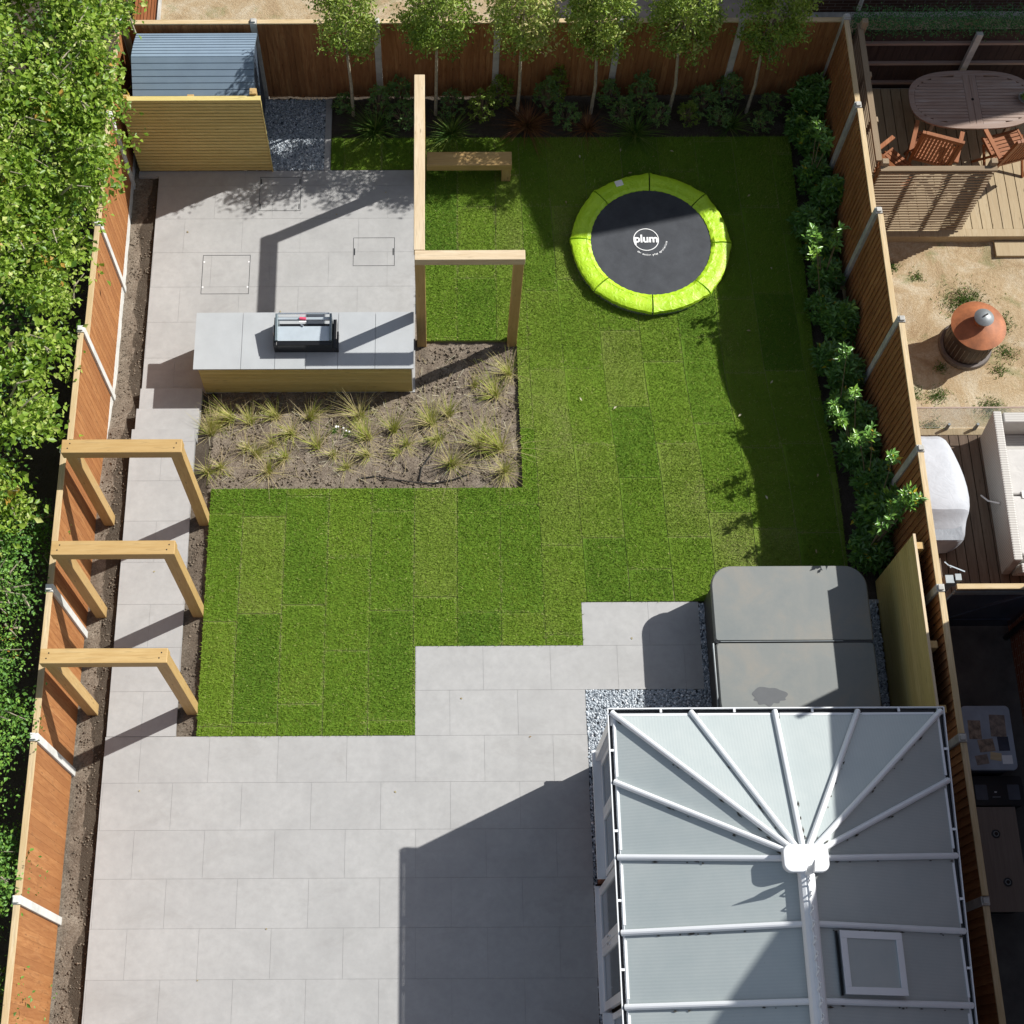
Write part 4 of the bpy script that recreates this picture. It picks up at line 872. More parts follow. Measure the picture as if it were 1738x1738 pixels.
# ------------------------------------------------------------------ slender trees and border plants
treeL = ['leftmost slender tree beside the slate chippings, crown thin and tan tinged', 'slender tree just left of the pergola end, second in the row', 'yellowing slender tree right of the pergola beam, third in the row', 'slender tree behind the bronze grass gap, fourth in the row', 'bright green round headed tree, fifth in the row', 'darkest round headed tree in house shade, sixth in the row']
for k, x in enumerate((-1.36, -.03, 1.28, 2.47, 3.73, 4.98)):
    T = thing('standard_tree', (x, 14.8, -.5), treeL[k], 'tree', 'pleached trees along the bottom fence')
    cx = x + (.0, .03, .0, -.03, -.05, -.03)[k]; cz = 2.05
    MB().tube([(x, 14.8, -.6), (x + .01, 14.79, .2), (cx - .01, 14.8, 1.0), (cx, 14.8, 1.6), (cx, 14.8, 2.4)], [.032, .026, .022, .018, .01], 8).build('trunk', MT['bark_pale'], T, smooth=True)
    mb = MB()
    for j in range(26):
        a = random.uniform(0, 6.28); e = random.uniform(-.2, 1.0); r = random.uniform(.3, .5); z0 = random.uniform(1.15, 2.3)
        p = Vector((cx, 14.8, z0)); q = p + Vector((math.cos(a) * r, math.sin(a) * r, e * .4)); mb.tube([p, (p + q) / 2 + Vector((0, 0, .04)), q], [.009, .006, .002], 5)
    mb.build('branches', MT['bark'], T)
    n = 900; nb = (84, 100, 92, 110, 104, 96)[k]; u = unit(rng.normal(0, 1, (nb, 3))); rad = rng.uniform(.45, 1.0, nb) ** .6
    C = np.stack([u[:, 0] * .48, u[:, 1] * .46, u[:, 2] * .92], 1) * rad[:, None] + [cx, 14.8, cz]
    hole = unit(rng.normal(0, 1, (4, 3))) * .42 + np.array([cx, 14.8, cz]); hd = np.min(np.linalg.norm(C[:, None] - hole[None], axis=2), axis=1); C = C[(rng.random(nb) < (.85 if k == 0 else .97)) & (hd > .17)]; C = C + rng.normal(0, .045, C.shape); per = 62; P = np.repeat(C, per, 0) + rng.normal(0, .08, (len(C) * per, 3)); m_ = len(P)
    D = unit(rng.normal(0, 1, (m_, 3)) + [0, 0, -.5]); N_ = rng.normal(0, .6, (m_, 3)) + [0, -.2, 1]
    bs = np.repeat(rng.random(len(C)) * .5, per); t = bs + rng.random(m_) * .42 + (.05, .0, .28, .12, .05, -.1)[k]
    l = rng.uniform(.05, .085, m_); leaves('crown', P, D, N_, l, l * .42, np.clip(t, 0, 1), MT['leaf_olive'], T)
def shrub(name, c, r, h, n, mat, label, L=.07, W_=.38, group=None, up=.6, tone=(0, .8), brightf=0, cat='shrub'):
    T = thing(name, c, label, cat, group); c = np.array(c, float)
    u = unit(rng.normal(0, 1, (n, 3))); u[:, 2] = np.abs(u[:, 2]); rr = rng.uniform(.35, 1, n) ** .5
    C = c + np.stack([u[:, 0] * r, u[:, 1] * r, u[:, 2] * h * .75 + h * .22], 1) * np.stack([rr, rr, rr ** .5], 1)
    mb = MB()
    for q in C[:: max(1, n // 26)]: mb.tube([tuple(c + [0, 0, -.03]), tuple((c + q) / 2 + [0, 0, h * .08]), tuple(q)], [.010, .007, .003], 5)
    mb.build('stems', MT['bark'], T)
    br = rng.random(n) < brightf
    rosettes('foliage', C, 9, L, W_, mat, T, tone, up, br); return T
G1 = 'shrubs in the bottom border'
bdr = [((-.93, 14.75, -.5), .22, .75, 55, 'leaf_shade', 'upright leafy shrub by the fence post left of the pergola', .05), ((-.55, 14.6, -.5), .30, .45, 70, 'leaf_shade', 'low dark rounded shrub just left of the pergola beam', .045),
       ((.25, 14.8, -.5), .26, .50, 55, 'leaf_shade', 'dark rounded shrub right of the second tree', .045), ((.72, 14.65, -.5), .26, .80, 60, 'leaf_olive', 'yellow green spreading shrub between second and third trees', .055),
       ((1.75, 14.85, -.5), .22, .85, 55, 'leaf_shade', 'tall sparse shrub right of the third tree', .055), ((2.05, 14.6, -.5), .25, .45, 60, 'leaf_shade', 'low dark shrub behind the bronze grass', .05),
       ((2.95, 14.65, -.5), .20, .55, 50, 'leaf_shade', 'blue green shrub right of the fourth tree', .05), ((3.25, 14.85, -.5), .26, .95, 70, 'leaf_shade', 'tall leafy shrub covering the post near the fourth tree', .06),
       ((4.25, 14.8, -.5), .25, .65, 60, 'leaf_shade', 'spreading shrub between fifth and sixth trees', .055), ((4.5, 14.55, -.5), .2, .4, 40, 'leaf_shade', 'small dark shrub in front of the sixth tree', .05), ((5.35, 14.8, -.5), .2, .4, 40, 'leaf_shade', 'small shrub right of the sixth tree', .05)]
bdr += [((-1.5, 14.85, -.5), .18, .4, 40, 'leaf_shade', 'small shrub between the slate chippings and the first tree', .05), ((-.62, 14.95, -.5), .24, .7, 60, 'leaf_shade', 'bushy shrub against the fence between first and second trees', .055),
       ((1.02, 14.95, -.5), .22, .75, 60, 'leaf_olive', 'light green shrub against the fence left of the third tree', .055), ((1.9, 15.0, -.5), .2, .95, 60, 'leaf_olive', 'tall light green shrub against the fence right of the third tree', .055),
       ((2.75, 14.95, -.5), .22, .6, 50, 'leaf_shade', 'shrub against the fence right of the fourth tree', .055), ((3.5, 14.6, -.5), .22, .5, 50, 'leaf_shade', 'low shrub left of the fifth tree', .05), ((4.0, 14.6, -.5), .2, .45, 50, 'leaf_olive', 'low light shrub right of the fifth tree', .05),
       ((4.65, 14.95, -.5), .24, .8, 60, 'leaf_shade', 'bushy shrub against the fence left of the sixth tree', .06), ((5.15, 14.5, -.5), .2, .35, 40, 'leaf_shade', 'low shrub in front of the corner right of the sixth tree', .05)]
for c, r, h, n, mt, lab, l in bdr: n = int(n * 1.35); shrub('border_shrub', c, r, h, n, MT[mt], lab, l, .4, G1)
for c, n, h, sp, mt, lab in (((-1.0, 14.42, -.5), 220, .55, 1.5, 'tuft_green', 'arching dark green grass clump at the lawn edge near the first tree'), ((.22, 14.35, -.5), 200, .5, 1.4, 'tuft_green', 'variegated arching grass clump right of the pergola beam'),
                          ((1.45, 14.5, -.5), 240, .5, 1.5, 'tuft_bronze', 'bronze red spiky grass clump in the bottom border'), ((3.15, 14.35, -.5), 200, .5, 1.4, 'tuft_green', 'drooping dark grass clump right of the fourth tree'),
                          ((2.4, 14.45, -.5), 120, .4, 1.3, 'tuft_bronze', 'thin straw coloured grass between third and fourth trees'), ((4.7, 14.5, -.5), 120, .4, 1.3, 'tuft_green', 'dark green grass clump before the sixth tree')):
    o = tuft('grass_clump', c, n, h, sp, MT[mt], w=.007); setp(o, lab, 'ornamental grass', 'grass clumps in the bottom border')
lab_pos = [((5.92, 14.7, -.5), .32, .95, 'largest rounded laurel in the far right corner'), ((5.75, 14.3, -.5), .22, .5, 'low laurel at the front of the far right corner'), ((5.95, 13.95, -.5), .28, .75, 'laurel with one sunlit lime green shoot near the far right corner'),
       ((5.85, 13.4, -.5), .26, .6, 'laurel with sunlit lower shoots and a yellow leaf'), ((6.0, 12.85, -.5), .24, 1.0, 'tall laurel reaching up the fence level with the trampoline far edge'), ((5.72, 12.55, -.5), .26, .55, 'dark laurel facing the trampoline'),
       ((5.85, 12.1, -.5), .26, .65, 'laurel with paired bright tips beside the trampoline'), ((5.85, 11.6, -.5), .25, .6, 'laurel carrying golden yellow leaves'), ((5.78, 11.1, -.5), .22, .5, 'small dark laurel below the golden leaved one'),
       ((5.98, 10.75, -.5), .26, .9, 'laurel leaning on the fence, level with the fire pit'), ((5.78, 10.2, -.45), .24, .55, 'low dark laurel left of the fire pit'), ((5.92, 9.85, -.4), .27, .8, 'laurel in deep shade above the sunlit pair'),
       ((5.8, 9.3, -.28), .25, .6, 'laurel with brightest sunlit rosettes over the lawn edge'), ((6.0, 9.05, -.2), .24, .7, 'laurel crowding the fence behind the sunlit rosettes'), ((5.9, 8.55, -.1), .28, .75, 'bushy laurel left of the white covered barbecue'),
       ((6.02, 8.0, -.06), .26, .9, 'dark laurel beside the fence post with hanging shoots'), ((6.02, 7.5, -.05), .30, 1.25, 'laurel whose glossy sunlit shoots overhang the fence capping'), ((5.9, 7.1, -.05), .27, .6, 'last laurel before the timber screen and hot tub')]
for k, (c, r, h, lab) in enumerate(lab_pos):
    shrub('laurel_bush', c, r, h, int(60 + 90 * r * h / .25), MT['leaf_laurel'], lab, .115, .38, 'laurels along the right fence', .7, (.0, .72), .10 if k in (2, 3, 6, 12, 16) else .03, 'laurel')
def at(u, v, z):   # the point at height z that the photograph shows at (u, v)
    a, b = (u - 750.145) / 2675.34, -(v - 688.504) / 2675.34
    dy = b * math.cos(TAU) + math.sin(TAU); dz = b * math.sin(TAU) - math.cos(TAU); t = (z - H) / dz
    return a * t + dy * t * YAW, dy * t
bushes = [o for o in bpy.data.objects if o.name.startswith('laurel_bush')]
tips = {}
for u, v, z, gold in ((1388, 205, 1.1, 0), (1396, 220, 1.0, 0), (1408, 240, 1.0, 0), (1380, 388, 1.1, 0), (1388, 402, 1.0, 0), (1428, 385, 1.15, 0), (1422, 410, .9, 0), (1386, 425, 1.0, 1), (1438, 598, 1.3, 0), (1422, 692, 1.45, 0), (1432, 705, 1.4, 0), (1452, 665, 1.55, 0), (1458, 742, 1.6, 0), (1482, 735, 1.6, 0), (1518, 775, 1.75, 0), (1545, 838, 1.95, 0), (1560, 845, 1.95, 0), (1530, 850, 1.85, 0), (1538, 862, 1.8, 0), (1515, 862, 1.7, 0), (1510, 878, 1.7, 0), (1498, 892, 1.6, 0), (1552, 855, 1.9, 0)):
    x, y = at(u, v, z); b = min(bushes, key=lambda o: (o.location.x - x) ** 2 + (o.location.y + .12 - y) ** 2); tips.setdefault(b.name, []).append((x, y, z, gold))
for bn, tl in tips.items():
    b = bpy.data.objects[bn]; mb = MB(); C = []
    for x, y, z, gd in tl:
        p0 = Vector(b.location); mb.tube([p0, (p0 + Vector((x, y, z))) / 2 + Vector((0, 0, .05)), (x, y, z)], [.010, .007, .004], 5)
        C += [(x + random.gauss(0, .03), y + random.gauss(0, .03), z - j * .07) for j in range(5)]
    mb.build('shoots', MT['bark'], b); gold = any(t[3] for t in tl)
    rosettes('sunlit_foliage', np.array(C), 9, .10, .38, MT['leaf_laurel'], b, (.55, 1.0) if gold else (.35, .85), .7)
# feather grasses in the bed by the counter
tf = [(-3.0, 9.33, 1.3), (-3.19, 9.20, .9), (-2.73, 9.26, 1.2), (-2.37, 9.37, 1.1), (-1.89, 9.33, 1.2), (-1.15, 9.37, 1.5), (-3.30, 9.05, 1.1), (-2.12, 9.05, 1.2), (-2.39, 8.86, 1.0), (-.66, 9.1, 1.1), (-.11, 9.22, 1.4), (.13, 9.38, 1.0), (.84, 9.74, 1.3), (.52, 9.93, .8), (1.05, 10.12, 1.3), (-1.74, 8.81, 1.2), (-1.52, 8.68, .9), (-1.02, 8.95, 1.2), (-1.01, 8.67, 1.0), (-.47, 8.85, 1.0), (-.58, 8.72, .7), (0.0, 8.95, 1.2), (.17, 8.50, 1.7), (.59, 8.80, 1.5), (.89, 8.75, 1.7), (.93, 8.39, 1.4), (-2.63, 8.69, 1.0), (-2.19, 8.63, 1.0), (-3.11, 8.48, 1.1), (-1.32, 8.45, .8), (-2.42, 8.38, 1.0), (-2.75, 8.80, .9), (-3.28, 8.40, .9)]
rows = {'back': [], 'middle': [], 'front': []}
for t in tf: rows['back' if t[1] > 9.15 else 'middle' if t[1] > 8.72 else 'front'].append(t)
ordn = ['first', 'second', 'third', 'fourth', 'fifth', 'sixth', 'seventh', 'eighth', 'ninth', 'tenth', 'eleventh', 'twelfth', 'thirteenth', 'fourteenth', 'fifteenth', 'sixteenth']
where = {'back': 'in the row nearest the counter and pergola', 'middle': 'in the middle row of the bed', 'front': 'in the row nearest the lawn'}
for rn, lst in rows.items():
    for i, (x, y, s) in enumerate(sorted(lst)):
        s *= random.uniform(.85, 1.15)
        z = float(gz(x, y)) - .07
        T = thing('feather_grass', (x, y, z), f'{ordn[i]} feather grass tuft from the left {where[rn]}', 'grass tuft', 'feather grasses in the planting bed')
        tuft('green_blades', (x, y, z), int(random.uniform(55, 85) * s), random.uniform(.26, .34) * s, random.uniform(.45, .75), MT['tuft_dry'], T, w=.0042, tone=(.1, .95), droop=.1, lean=(random.uniform(-.25, .25), random.uniform(-.1, .3)))
        tuft('straw_blades', (x, y, z), int(random.uniform(14, 42) * s), random.uniform(.36, .5) * s, random.uniform(.8, 1.5), MT['tuft_dry'], T, w=.0032, lean=(.25 * random.uniform(-1, 1), .25 * random.uniform(-1, 1)), tone=(.6, 1), droop=.75)
# dead stalks lying on the soil
n = 420; X = rng.uniform(-3.3, 1.1, n); Y = np.where(X > -.3, rng.uniform(8.2, 10.4, n), rng.uniform(8.2, 9.7, n)); a = rng.uniform(0, np.pi, n); l = rng.uniform(.04, .16, n)
Z = gz(X, Y) - .055; p = np.stack([X, Y, Z], 1); d = np.stack([np.cos(a) * l, np.sin(a) * l, 0 * a + rng.uniform(0, .03, n)], 1); sx = np.stack([-np.sin(a), np.cos(a), 0 * a], 1) * .0028
o = npmesh('straw_litter', np.stack([p - sx, p + sx, p + d + sx, p + d - sx], 1), 0, rng.random(n), MT['fallen'], faces=[(0, 1, 2, 3)]); setp(o, 'loose dead stalks scattered over the planting bed', 'straw', kind='stuff')
def clods(rects, dens, smin, smax, lab):
    X, Y = [], []
    for q in rects: n = int((q[2] - q[0]) * (q[3] - q[1]) * dens); X.append(rng.uniform(q[0], q[2], n)); Y.append(rng.uniform(q[1], q[3], n))
    X, Y = map(np.concatenate, (X, Y)); n = len(X); s = smin + (smax - smin) * rng.random(n) ** 3; c = np.stack([X, Y, gz(X, Y) - .072 + s * .25], 1)
    base = np.array([(1, 0, 0), (0, 1, 0), (-1, 0, 0), (0, -1, 0), (0, 0, 1), (0, 0, -1)], float); V = c[:, None] + base[None] * s[:, None, None] * rng.uniform(.6, 1.3, (n, 6, 1)) * [1, 1, .75] + rng.normal(0, .2, (n, 6, 3)) * s[:, None, None]
    o = npmesh('soil_clods', V, 0, rng.random(n), MT['clod'], faces=[(0, 1, 4), (1, 2, 4), (2, 3, 4), (3, 0, 4), (1, 0, 5), (2, 1, 5), (3, 2, 5), (0, 3, 5)]); setp(o, lab, 'soil', kind='stuff')
clods([(-3.3, 8.15, 1.12, 9.8), (-.3, 9.8, 1.12, 10.6)], 1200, .004, .024, 'crumbly soil clods and small stones over the planting bed')
clods([(-4.76, .2, -4.42, 13.5), (-3.47, 4.65, -3.22, 8.1)], 900, .004, .020, 'crumbly soil and small stones along the side borders')
hs = [(-1.15, 8.28), (-.9, 8.32), (-.6, 8.26), (-.35, 8.22), (-.1, 8.2), (.2, 8.26), (.45, 8.36)]
o = MB().tube([(x, y, float(gz(x, y)) - .045) for x, y in hs], .009, 6).build('drip_hose', MT['hose'], smooth=True); setp(o, 'thin black irrigation hose lying along the lawn side of the bed', 'hose', 'irrigation hoses')
hs = [(-.28, 8.26), (-.25, 8.45), (-.13, 8.65), (-.05, 8.80), (-.16, 8.95), (-.26, 9.1), (-.22, 9.3)]
o = MB().tube([(x, y, float(gz(x, y)) - .045) for x, y in hs], .009, 6).build('drip_hose', MT['hose'], smooth=True); setp(o, 'black irrigation hose snaking up the bed towards the pergola', 'hose', 'irrigation hoses')
for x, y, lab in ((-1.5, 9.12, 'small pale flowering plant in front of the counter, left one'), (-1.33, 9.05, 'small pale flowering plant in front of the counter, right one')):
    z = float(gz(x, y)) - .06; T = thing('flowering_plant', (x, y, z), lab, 'flower'); tuft('leaves', (x, y, z), 50, .10, 2, MT['tuft_green'], T, w=.004)
    for q in range(3):
        fx, fy, fz = x + random.uniform(-.05, .05), y + random.uniform(-.04, .06), z + random.uniform(.14, .2)
        MB().lathe((fx, fy, fz), [(0, .012), (.012, .008), (.014, 0), (0, -.006)], 8).build('bloom', MT['white'], T)
for k, (x, y, zz) in enumerate([(-3.9, 3.9, 0), (-2.2, 2.2, 0), (.3, 5.1, 0), (-.6, 3.9, 0), (-3.0, 1.6, 0), (-1.6, 12.9, -.5), (-3.9, 12.6, -.5), (-.8, 13.3, -.5), (-2.4, 11.2, -.5), (1.2, 4.6, 0), (-3.9, 6.9, 0), (2.6, 5.9, 0)]):
    o = leaves('fallen_leaf', np.array([[x, y, zz + .006]]), np.array([[random.uniform(-1, 1), random.uniform(-1, 1), .05]]), np.array([[0, 0, 1.]]), np.array([random.uniform(.025, .045)]), np.array([.02]), np.array([random.random() * .5]), MT['fallen'])
    setp(o, 'tiny dry leaf lying on the grey paving', 'leaf', 'dry leaves on the paving')
# fallen leaves on the shaded lawn
for k, (x, y) in enumerate([(2.9, 14.0), (3.0, 13.6), (3.4, 13.9), (3.75, 14.0), (4.9, 13.2), (5.1, 11.9), (4.7, 10.8), (4.35, 9.3), (2.25, 13.95), (2.0, 13.1), (4.6, 7.9), (5.2, 7.1), (5.35, 8.3), (2.1, 9.6), (2.6, 9.5), (4.9, 9.9)]):
    if math.hypot(x - 3.26, y - 12.22) < 1.3: continue
    o = leaves('fallen_leaf', np.array([[x, y, float(gz(x, y)) + .03]]), np.array([[random.uniform(-1, 1), random.uniform(-1, 1), .1]]), np.array([[0, 0, 1.]]), np.array([.07]), np.array([.03]), np.array([random.random()]), MT['fallen'])
    setp(o, 'small pale fallen leaf on the shaded lawn', 'leaf', 'fallen leaves on the lawn')

# ------------------------------------------------------------------ big foliage on the left
def foliage_mass(name, label, cat, base, outline, z_of, n_twig, per, L, mat, tone, depth=.9, trunk=None, jitter=.16, wd=.75, inset=0):
    """outline: list of (y, xedge): crown reaches from far left up to xedge at that y"""
    T = thing(name, base, label, cat); ys = np.array([p[0] for p in outline]); xe = np.array([p[1] for p in outline])
    y = rng.uniform(ys.min(), ys.max(), n_twig * 2); e = np.interp(y, ys, xe) - inset; w = rng.beta(1.0, 1.35, n_twig * 2); x = e - w * 3.2
    lump = np.array([noise.fractal(Vector((a * .9, b * .9, 5.)), .9, 2.1, 4) for a, b in zip(x, y)])
    fine = np.array([noise.noise(Vector((a * 2.6, b * 2.6, 9.))) for a, b in zip(x, y)])
    mid_ = np.array([noise.noise(Vector((a * 1.15, b * 1.15, 2.))) for a, b in zip(x, y)]); keep = (rng.random(len(x)) < np.clip(.62 + fine * 1.3 + mid_ * 1.4, .03, 1)); x, y, lump, e = x[keep][:n_twig], y[keep][:n_twig], lump[keep][:n_twig], e[keep][:n_twig]
    dome = z_of(x, y, e); z = dome + lump * .75 - rng.exponential(.28, len(x))
    xj = x + fine[keep][:n_twig] * .25 * (x > e - .5)
    C = np.stack([xj, y, z], 1); P = np.repeat(C, per, 0) + rng.normal(0, jitter, (len(C) * per, 3)) * [1, 1, .7]; m_ = len(P)
    D = unit(rng.normal(0, 1, (m_, 3)) * [1, 1, .8] + [.3, -.1, -.5]); N_ = rng.normal(0, .75, (m_, 3)) + [.3, 0, 1]
    l = L * np.repeat(rng.uniform(.6, 1.35, len(C)), per) * rng.uniform(.5, 1.25, m_); bt = np.repeat(rng.random(len(C)), per)
    t = np.clip(tone[0] + (tone[1] - tone[0]) * (bt * .55 + rng.random(m_) * .45), 0, .96); t = np.where((np.repeat(rng.random(len(C)) < .015, per)) & (rng.random(m_) < .6), 1., t)
    leaves('foliage', P, D, N_, l, l * wd, t, mat, T, fold=.18)
    mb = MB()
    for q in C[:: max(1, len(C) // 260)]:
        d = Vector((random.uniform(-.5, .1), random.uniform(-.3, .3), random.uniform(-.5, -.1))) * .9; p = Vector(q) + Vector((0, 0, .06)); mb.tube([p + d, p + d * .45 + Vector((0, 0, .10)), p + Vector((.12, random.uniform(-.2, .2), .10))], [.018, .012, .005], 5)
    mb.build('twigs', MT['bark_pale'], T)
    for (tx, ty, r) in trunk or []: MB().tube([(tx, ty, base[2] - .2), (tx + .1, ty, base[2] + 1.2), (tx + .15, ty + .1, base[2] + 2.4)], [r, r * .8, r * .4], 9).build('trunk', MT['bark'], T, smooth=True)
    return T
# x edge given for the height at which the crown sits (about 3 m above the house level)
def edge(pts, z):   # outline measured as (u, v) on the photograph's frame, taken at its true height z
    out = []
    for u, v in pts:
        a, b = (u - 750.145) / 2675.34, -(v - 688.504) / 2675.34
        dy = b * math.cos(TAU) + math.sin(TAU); dz = b * math.sin(TAU) - math.cos(TAU); t = (z - H) / dz
        out.append((dy * t, a * t))
    return sorted(out)
EU = edge([(250, -60), (222, 0), (200, 60), (222, 110), (240, 150), (225, 190), (232, 230), (205, 290), (188, 330), (150, 380), (128, 430), (128, 490), (122, 540), (112, 600), (84, 660), (98, 700), (82, 750), (62, 790), (48, 830), (25, 870), (-10, 900)], 2.7)
foliage_mass('overhanging_tree', 'large leafy bright green tree spilling over the left fence', 'tree', (-6.3, 12, -.5), EU, lambda x, y, e: 2.55 + .85 * np.sqrt(np.clip((e - x) / 1.3, 0, 1)), 2500, 26, .088, MT['leaf_tree'], (.05, .97), inset=.22, jitter=.11, wd=.62, trunk=[(-6.2, 12.6, .12), (-6.4, 10.4, .14), (-6.3, 14.6, .1)])
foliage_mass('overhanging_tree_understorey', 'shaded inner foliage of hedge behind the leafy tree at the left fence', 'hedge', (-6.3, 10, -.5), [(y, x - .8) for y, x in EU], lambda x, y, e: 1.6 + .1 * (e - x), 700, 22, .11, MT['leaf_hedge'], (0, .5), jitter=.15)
EL_ = edge([(95, 800), (85, 870), (72, 930), (60, 980), (45, 1020), (52, 1080), (40, 1130), (48, 1200), (58, 1250), (40, 1290), (22, 1330), (26, 1400), (16, 1470), (20, 1530), (8, 1600), (0, 1760)], 2.05)
foliage_mass('dark_hedge', 'dark green small leaved hedge with orange tinged tips outside the left fence', 'hedge', (-6.4, 5, 0), EL_, lambda x, y, e: 1.85 + .6 * np.sqrt(np.clip((e - x) / 1.0, 0, 1)), 1500, 40, .05, MT['leaf_hedge'], (0, .9), inset=.14, trunk=[(-6.5, 6, .09), (-6.5, 3.2, .09)], jitter=.12, wd=.6)

# ------------------------------------------------------------------ beyond the bottom fence
T = thing('timber_edging', (-4.6, 16, -.5), 'narrow strip of reddish ribbed decking beyond the far left corner', 'decking')
mb = MB()
for k in range(7): mb.box(-5.02 + k * .055, 15.3, -.5, -4.975 + k * .055, 18, -.44)
mb.build('boards', MT['red_teak_y'], T); MB().box(-4.63, 15.3, -.52, -4.59, 18, -.40).build('edge_board', MT['concrete'], T)
o = MB().box(2.0, 15.3, -.5, 5.9, 40, -.49).build('path', plain('dull_path', rgb(.30, .25, .21), .9, var=.2, sc=3, bump=.3)); setp(o, kind='structure')
# ------------------------------------------------------------------ right neighbour: upper deck
def deck(name, label, x0, x1, y0, y1, z, mat, bw=.145):
    T = thing(name, ((x0 + x1) / 2, (y0 + y1) / 2, z - .1), label, 'decking'); mb = MB(); x = x0
    while x < x1: mb.box(x, y0, z - .03, min(x1, x + bw), y1, z); x += bw + .013
    mb.build('boards', mat, T); return T
D1 = deck('timber_deck', 'pale timber deck under the oval dining table', 6.32, 11, 12.44, 15.05, -.26, MT['deck_pale'])
MB().box(6.32, 12.30, -.45, 11, 12.435, -.25).build('fascia', MT['deck_pale'], D1, .006)
MB().box(6.32, 12.36, -.50, 11, 14.9, -.30).build('joists', MT['fence_dark'], D1)
o = MB().box(8.55, 12.02, -.45, 11, 12.29, -.36).build('deck_step', MT['deck_pale'], None, .006); setp(o, 'low pale timber step in front of the dining deck', 'step')
T = thing('boundary_fence', (9, 15.1, -.5), 'dark stained fence with rails behind the oval dining table', 'fence')
m = MB()
for k in range(40): m.box(6.35 + k * .125, 15.10, -.35, 6.35 + k * .125 + .12, 15.12, 1.15)
m.build('boards', MT['fence_dark'], T)
for z in (-.15, .35, .85): MB().box(6.35, 15.05, z, 11.3, 15.098, z + .05).build('rail', MT['teak_x'], T)
MB().box(6.35, 15.03, -.45, 11.3, 15.07, -.28).build('gravel_board', MT['concrete'], T)
for x in (8.25, 10.1): MB().box(x - .05, 14.97, -.5, x + .05, 15.045, 1.2).build('post', MT['concrete'], T, .008)
n = 9000; P = np.stack([rng.uniform(6.3, 11, n), rng.uniform(15.0, 15.3, n), 1.1 + rng.uniform(0, .42, n)], 1); P[:, 2] += .05 * rng.normal(0, 1, n)
o = leaves('ivy_topper', P, rng.normal(0, 1, (n, 3)), rng.normal(0, .5, (n, 3)) + [0, -.4, 1], rng.uniform(.02, .035, n), rng.uniform(.015, .028, n), rng.random(n), MT['ivy']); setp(o, 'strip of artificial ivy fixed along the top of the dark fence', 'artificial ivy')
# lattice screens
T = thing('slatted_screen', (7.2, 12.5, -.25), 'weathered open slat screen at the front edge of the dining deck', 'screen')
mb = MB(); k = 0
for k in range(22): mb.box(6.36, 12.40, -.21 + k * .074, 8.02, 12.42, -.21 + k * .074 + .030)
mb.build('slats', MT['lattice_x'], T); MB().box(6.36, 12.38, 1.43, 8.04, 12.46, 1.47).build('top_rail', MT['lattice_x'], T)
for x in (6.9, 7.45): MB().box(x - .02, 12.424, -.25, x + .02, 12.444, 1.42).build('stile', MT['lattice_z'], T)
for x in (6.42, 7.98): MB().box(x - .045, 12.448, -.3, x + .045, 12.535, 1.56).build('post', MT['lattice_z'], T, .006)
T = thing('slatted_screen', (6.38, 13.8, -.25), 'tall weathered slat screen on the boundary beside the dining deck', 'screen')
mb = MB()
for k in range(22): mb.box(6.335, 12.56, -.21 + k * .074, 6.352, 15.0, -.21 + k * .074 + .034)
mb.build('slats', MT['lattice_y'], T); MB().box(6.315, 12.56, 1.43, 6.40, 15.0, 1.47).build('top_rail', MT['lattice_y'], T)
for y in (13.3, 14.1, 14.93): MB().box(6.354, y - .045, -.3, 6.44, y + .045, 1.425 if y < 14.5 else 1.62).build('post', MT['lattice_z'], T, .006)
# oval table
T = thing('oval_table', (8.26, 14.32, -.26), 'weathered oval teak dining table on the neighbouring deck', 'table')
tcx, tcy, A, B, zt = 8.26, 14.32, .98, .54, .47
def oval(ax, by, n=56, p=2.7): return [(tcx + ax * math.copysign(abs(math.cos(2 * math.pi * i / n)) ** (2 / p), math.cos(2 * math.pi * i / n)), tcy + by * math.copysign(abs(math.sin(2 * math.pi * i / n)) ** (2 / p), math.sin(2 * math.pi * i / n))) for i in range(n)]
outer, inner = oval(A, B), oval(A - .085, B - .085); n = len(outer)
mb = MB(); mb.add([(*p, zt) for p in outer] + [(*p, zt) for p in inner] + [(*p, zt - .03) for p in outer] + [(*p, zt - .03) for p in inner], [f for i in range(n) for f in ((i, (i + 1) % n, n + (i + 1) % n, n + i), (2 * n + i, 2 * n + (i + 1) % n, (i + 1) % n, i), (n + i, n + (i + 1) % n, 3 * n + (i + 1) % n, 3 * n + i))])
mb.build('rim', MT['teak_x'], T)
mb = MB(); y = tcy - B + .085
while y < tcy + B - .09:
    yc = y + .028; k = 1 - abs((yc - tcy) / (B - .085)) ** 2.7; hw = (A - .09) * max(0, k) ** (1 / 2.7)
    if hw > .1:
        for sgn in (-1, 1):
            a, b = sorted((tcx + sgn * .105, tcx + sgn * max(.11, hw))); mb.box(a, y, zt - .026, b, y + .052, zt - .002)
    y += .0585
mb.build('slats', MT['teak_x'], T)
mb = MB(); mb.box(tcx - .10, tcy - B + .05, zt - .026, tcx - .003, tcy + B - .05, zt - .001); mb.box(tcx + .003, tcy - B + .05, zt - .026, tcx + .10, tcy + B - .05, zt - .001); mb.build('centre_boards', MT['teak_y'], T)
MB().lathe((tcx, tcy, zt), [(0, .001), (.022, .001), (.022, 0)], 16).build('parasol_hole', MT['black'], T)
for sx in (-.6, .6):
    for sy in (-.3, .3): MB().box(tcx + sx - .03, tcy + sy - .03, -.26, tcx + sx + .03, tcy + sy + .03, zt - .03).build('leg', MT['teak_z'], T)
MB().box(tcx - .6, tcy - .015, zt - .12, tcx + .6, tcy + .015, zt - .03).build('apron', MT['teak_x'], T)
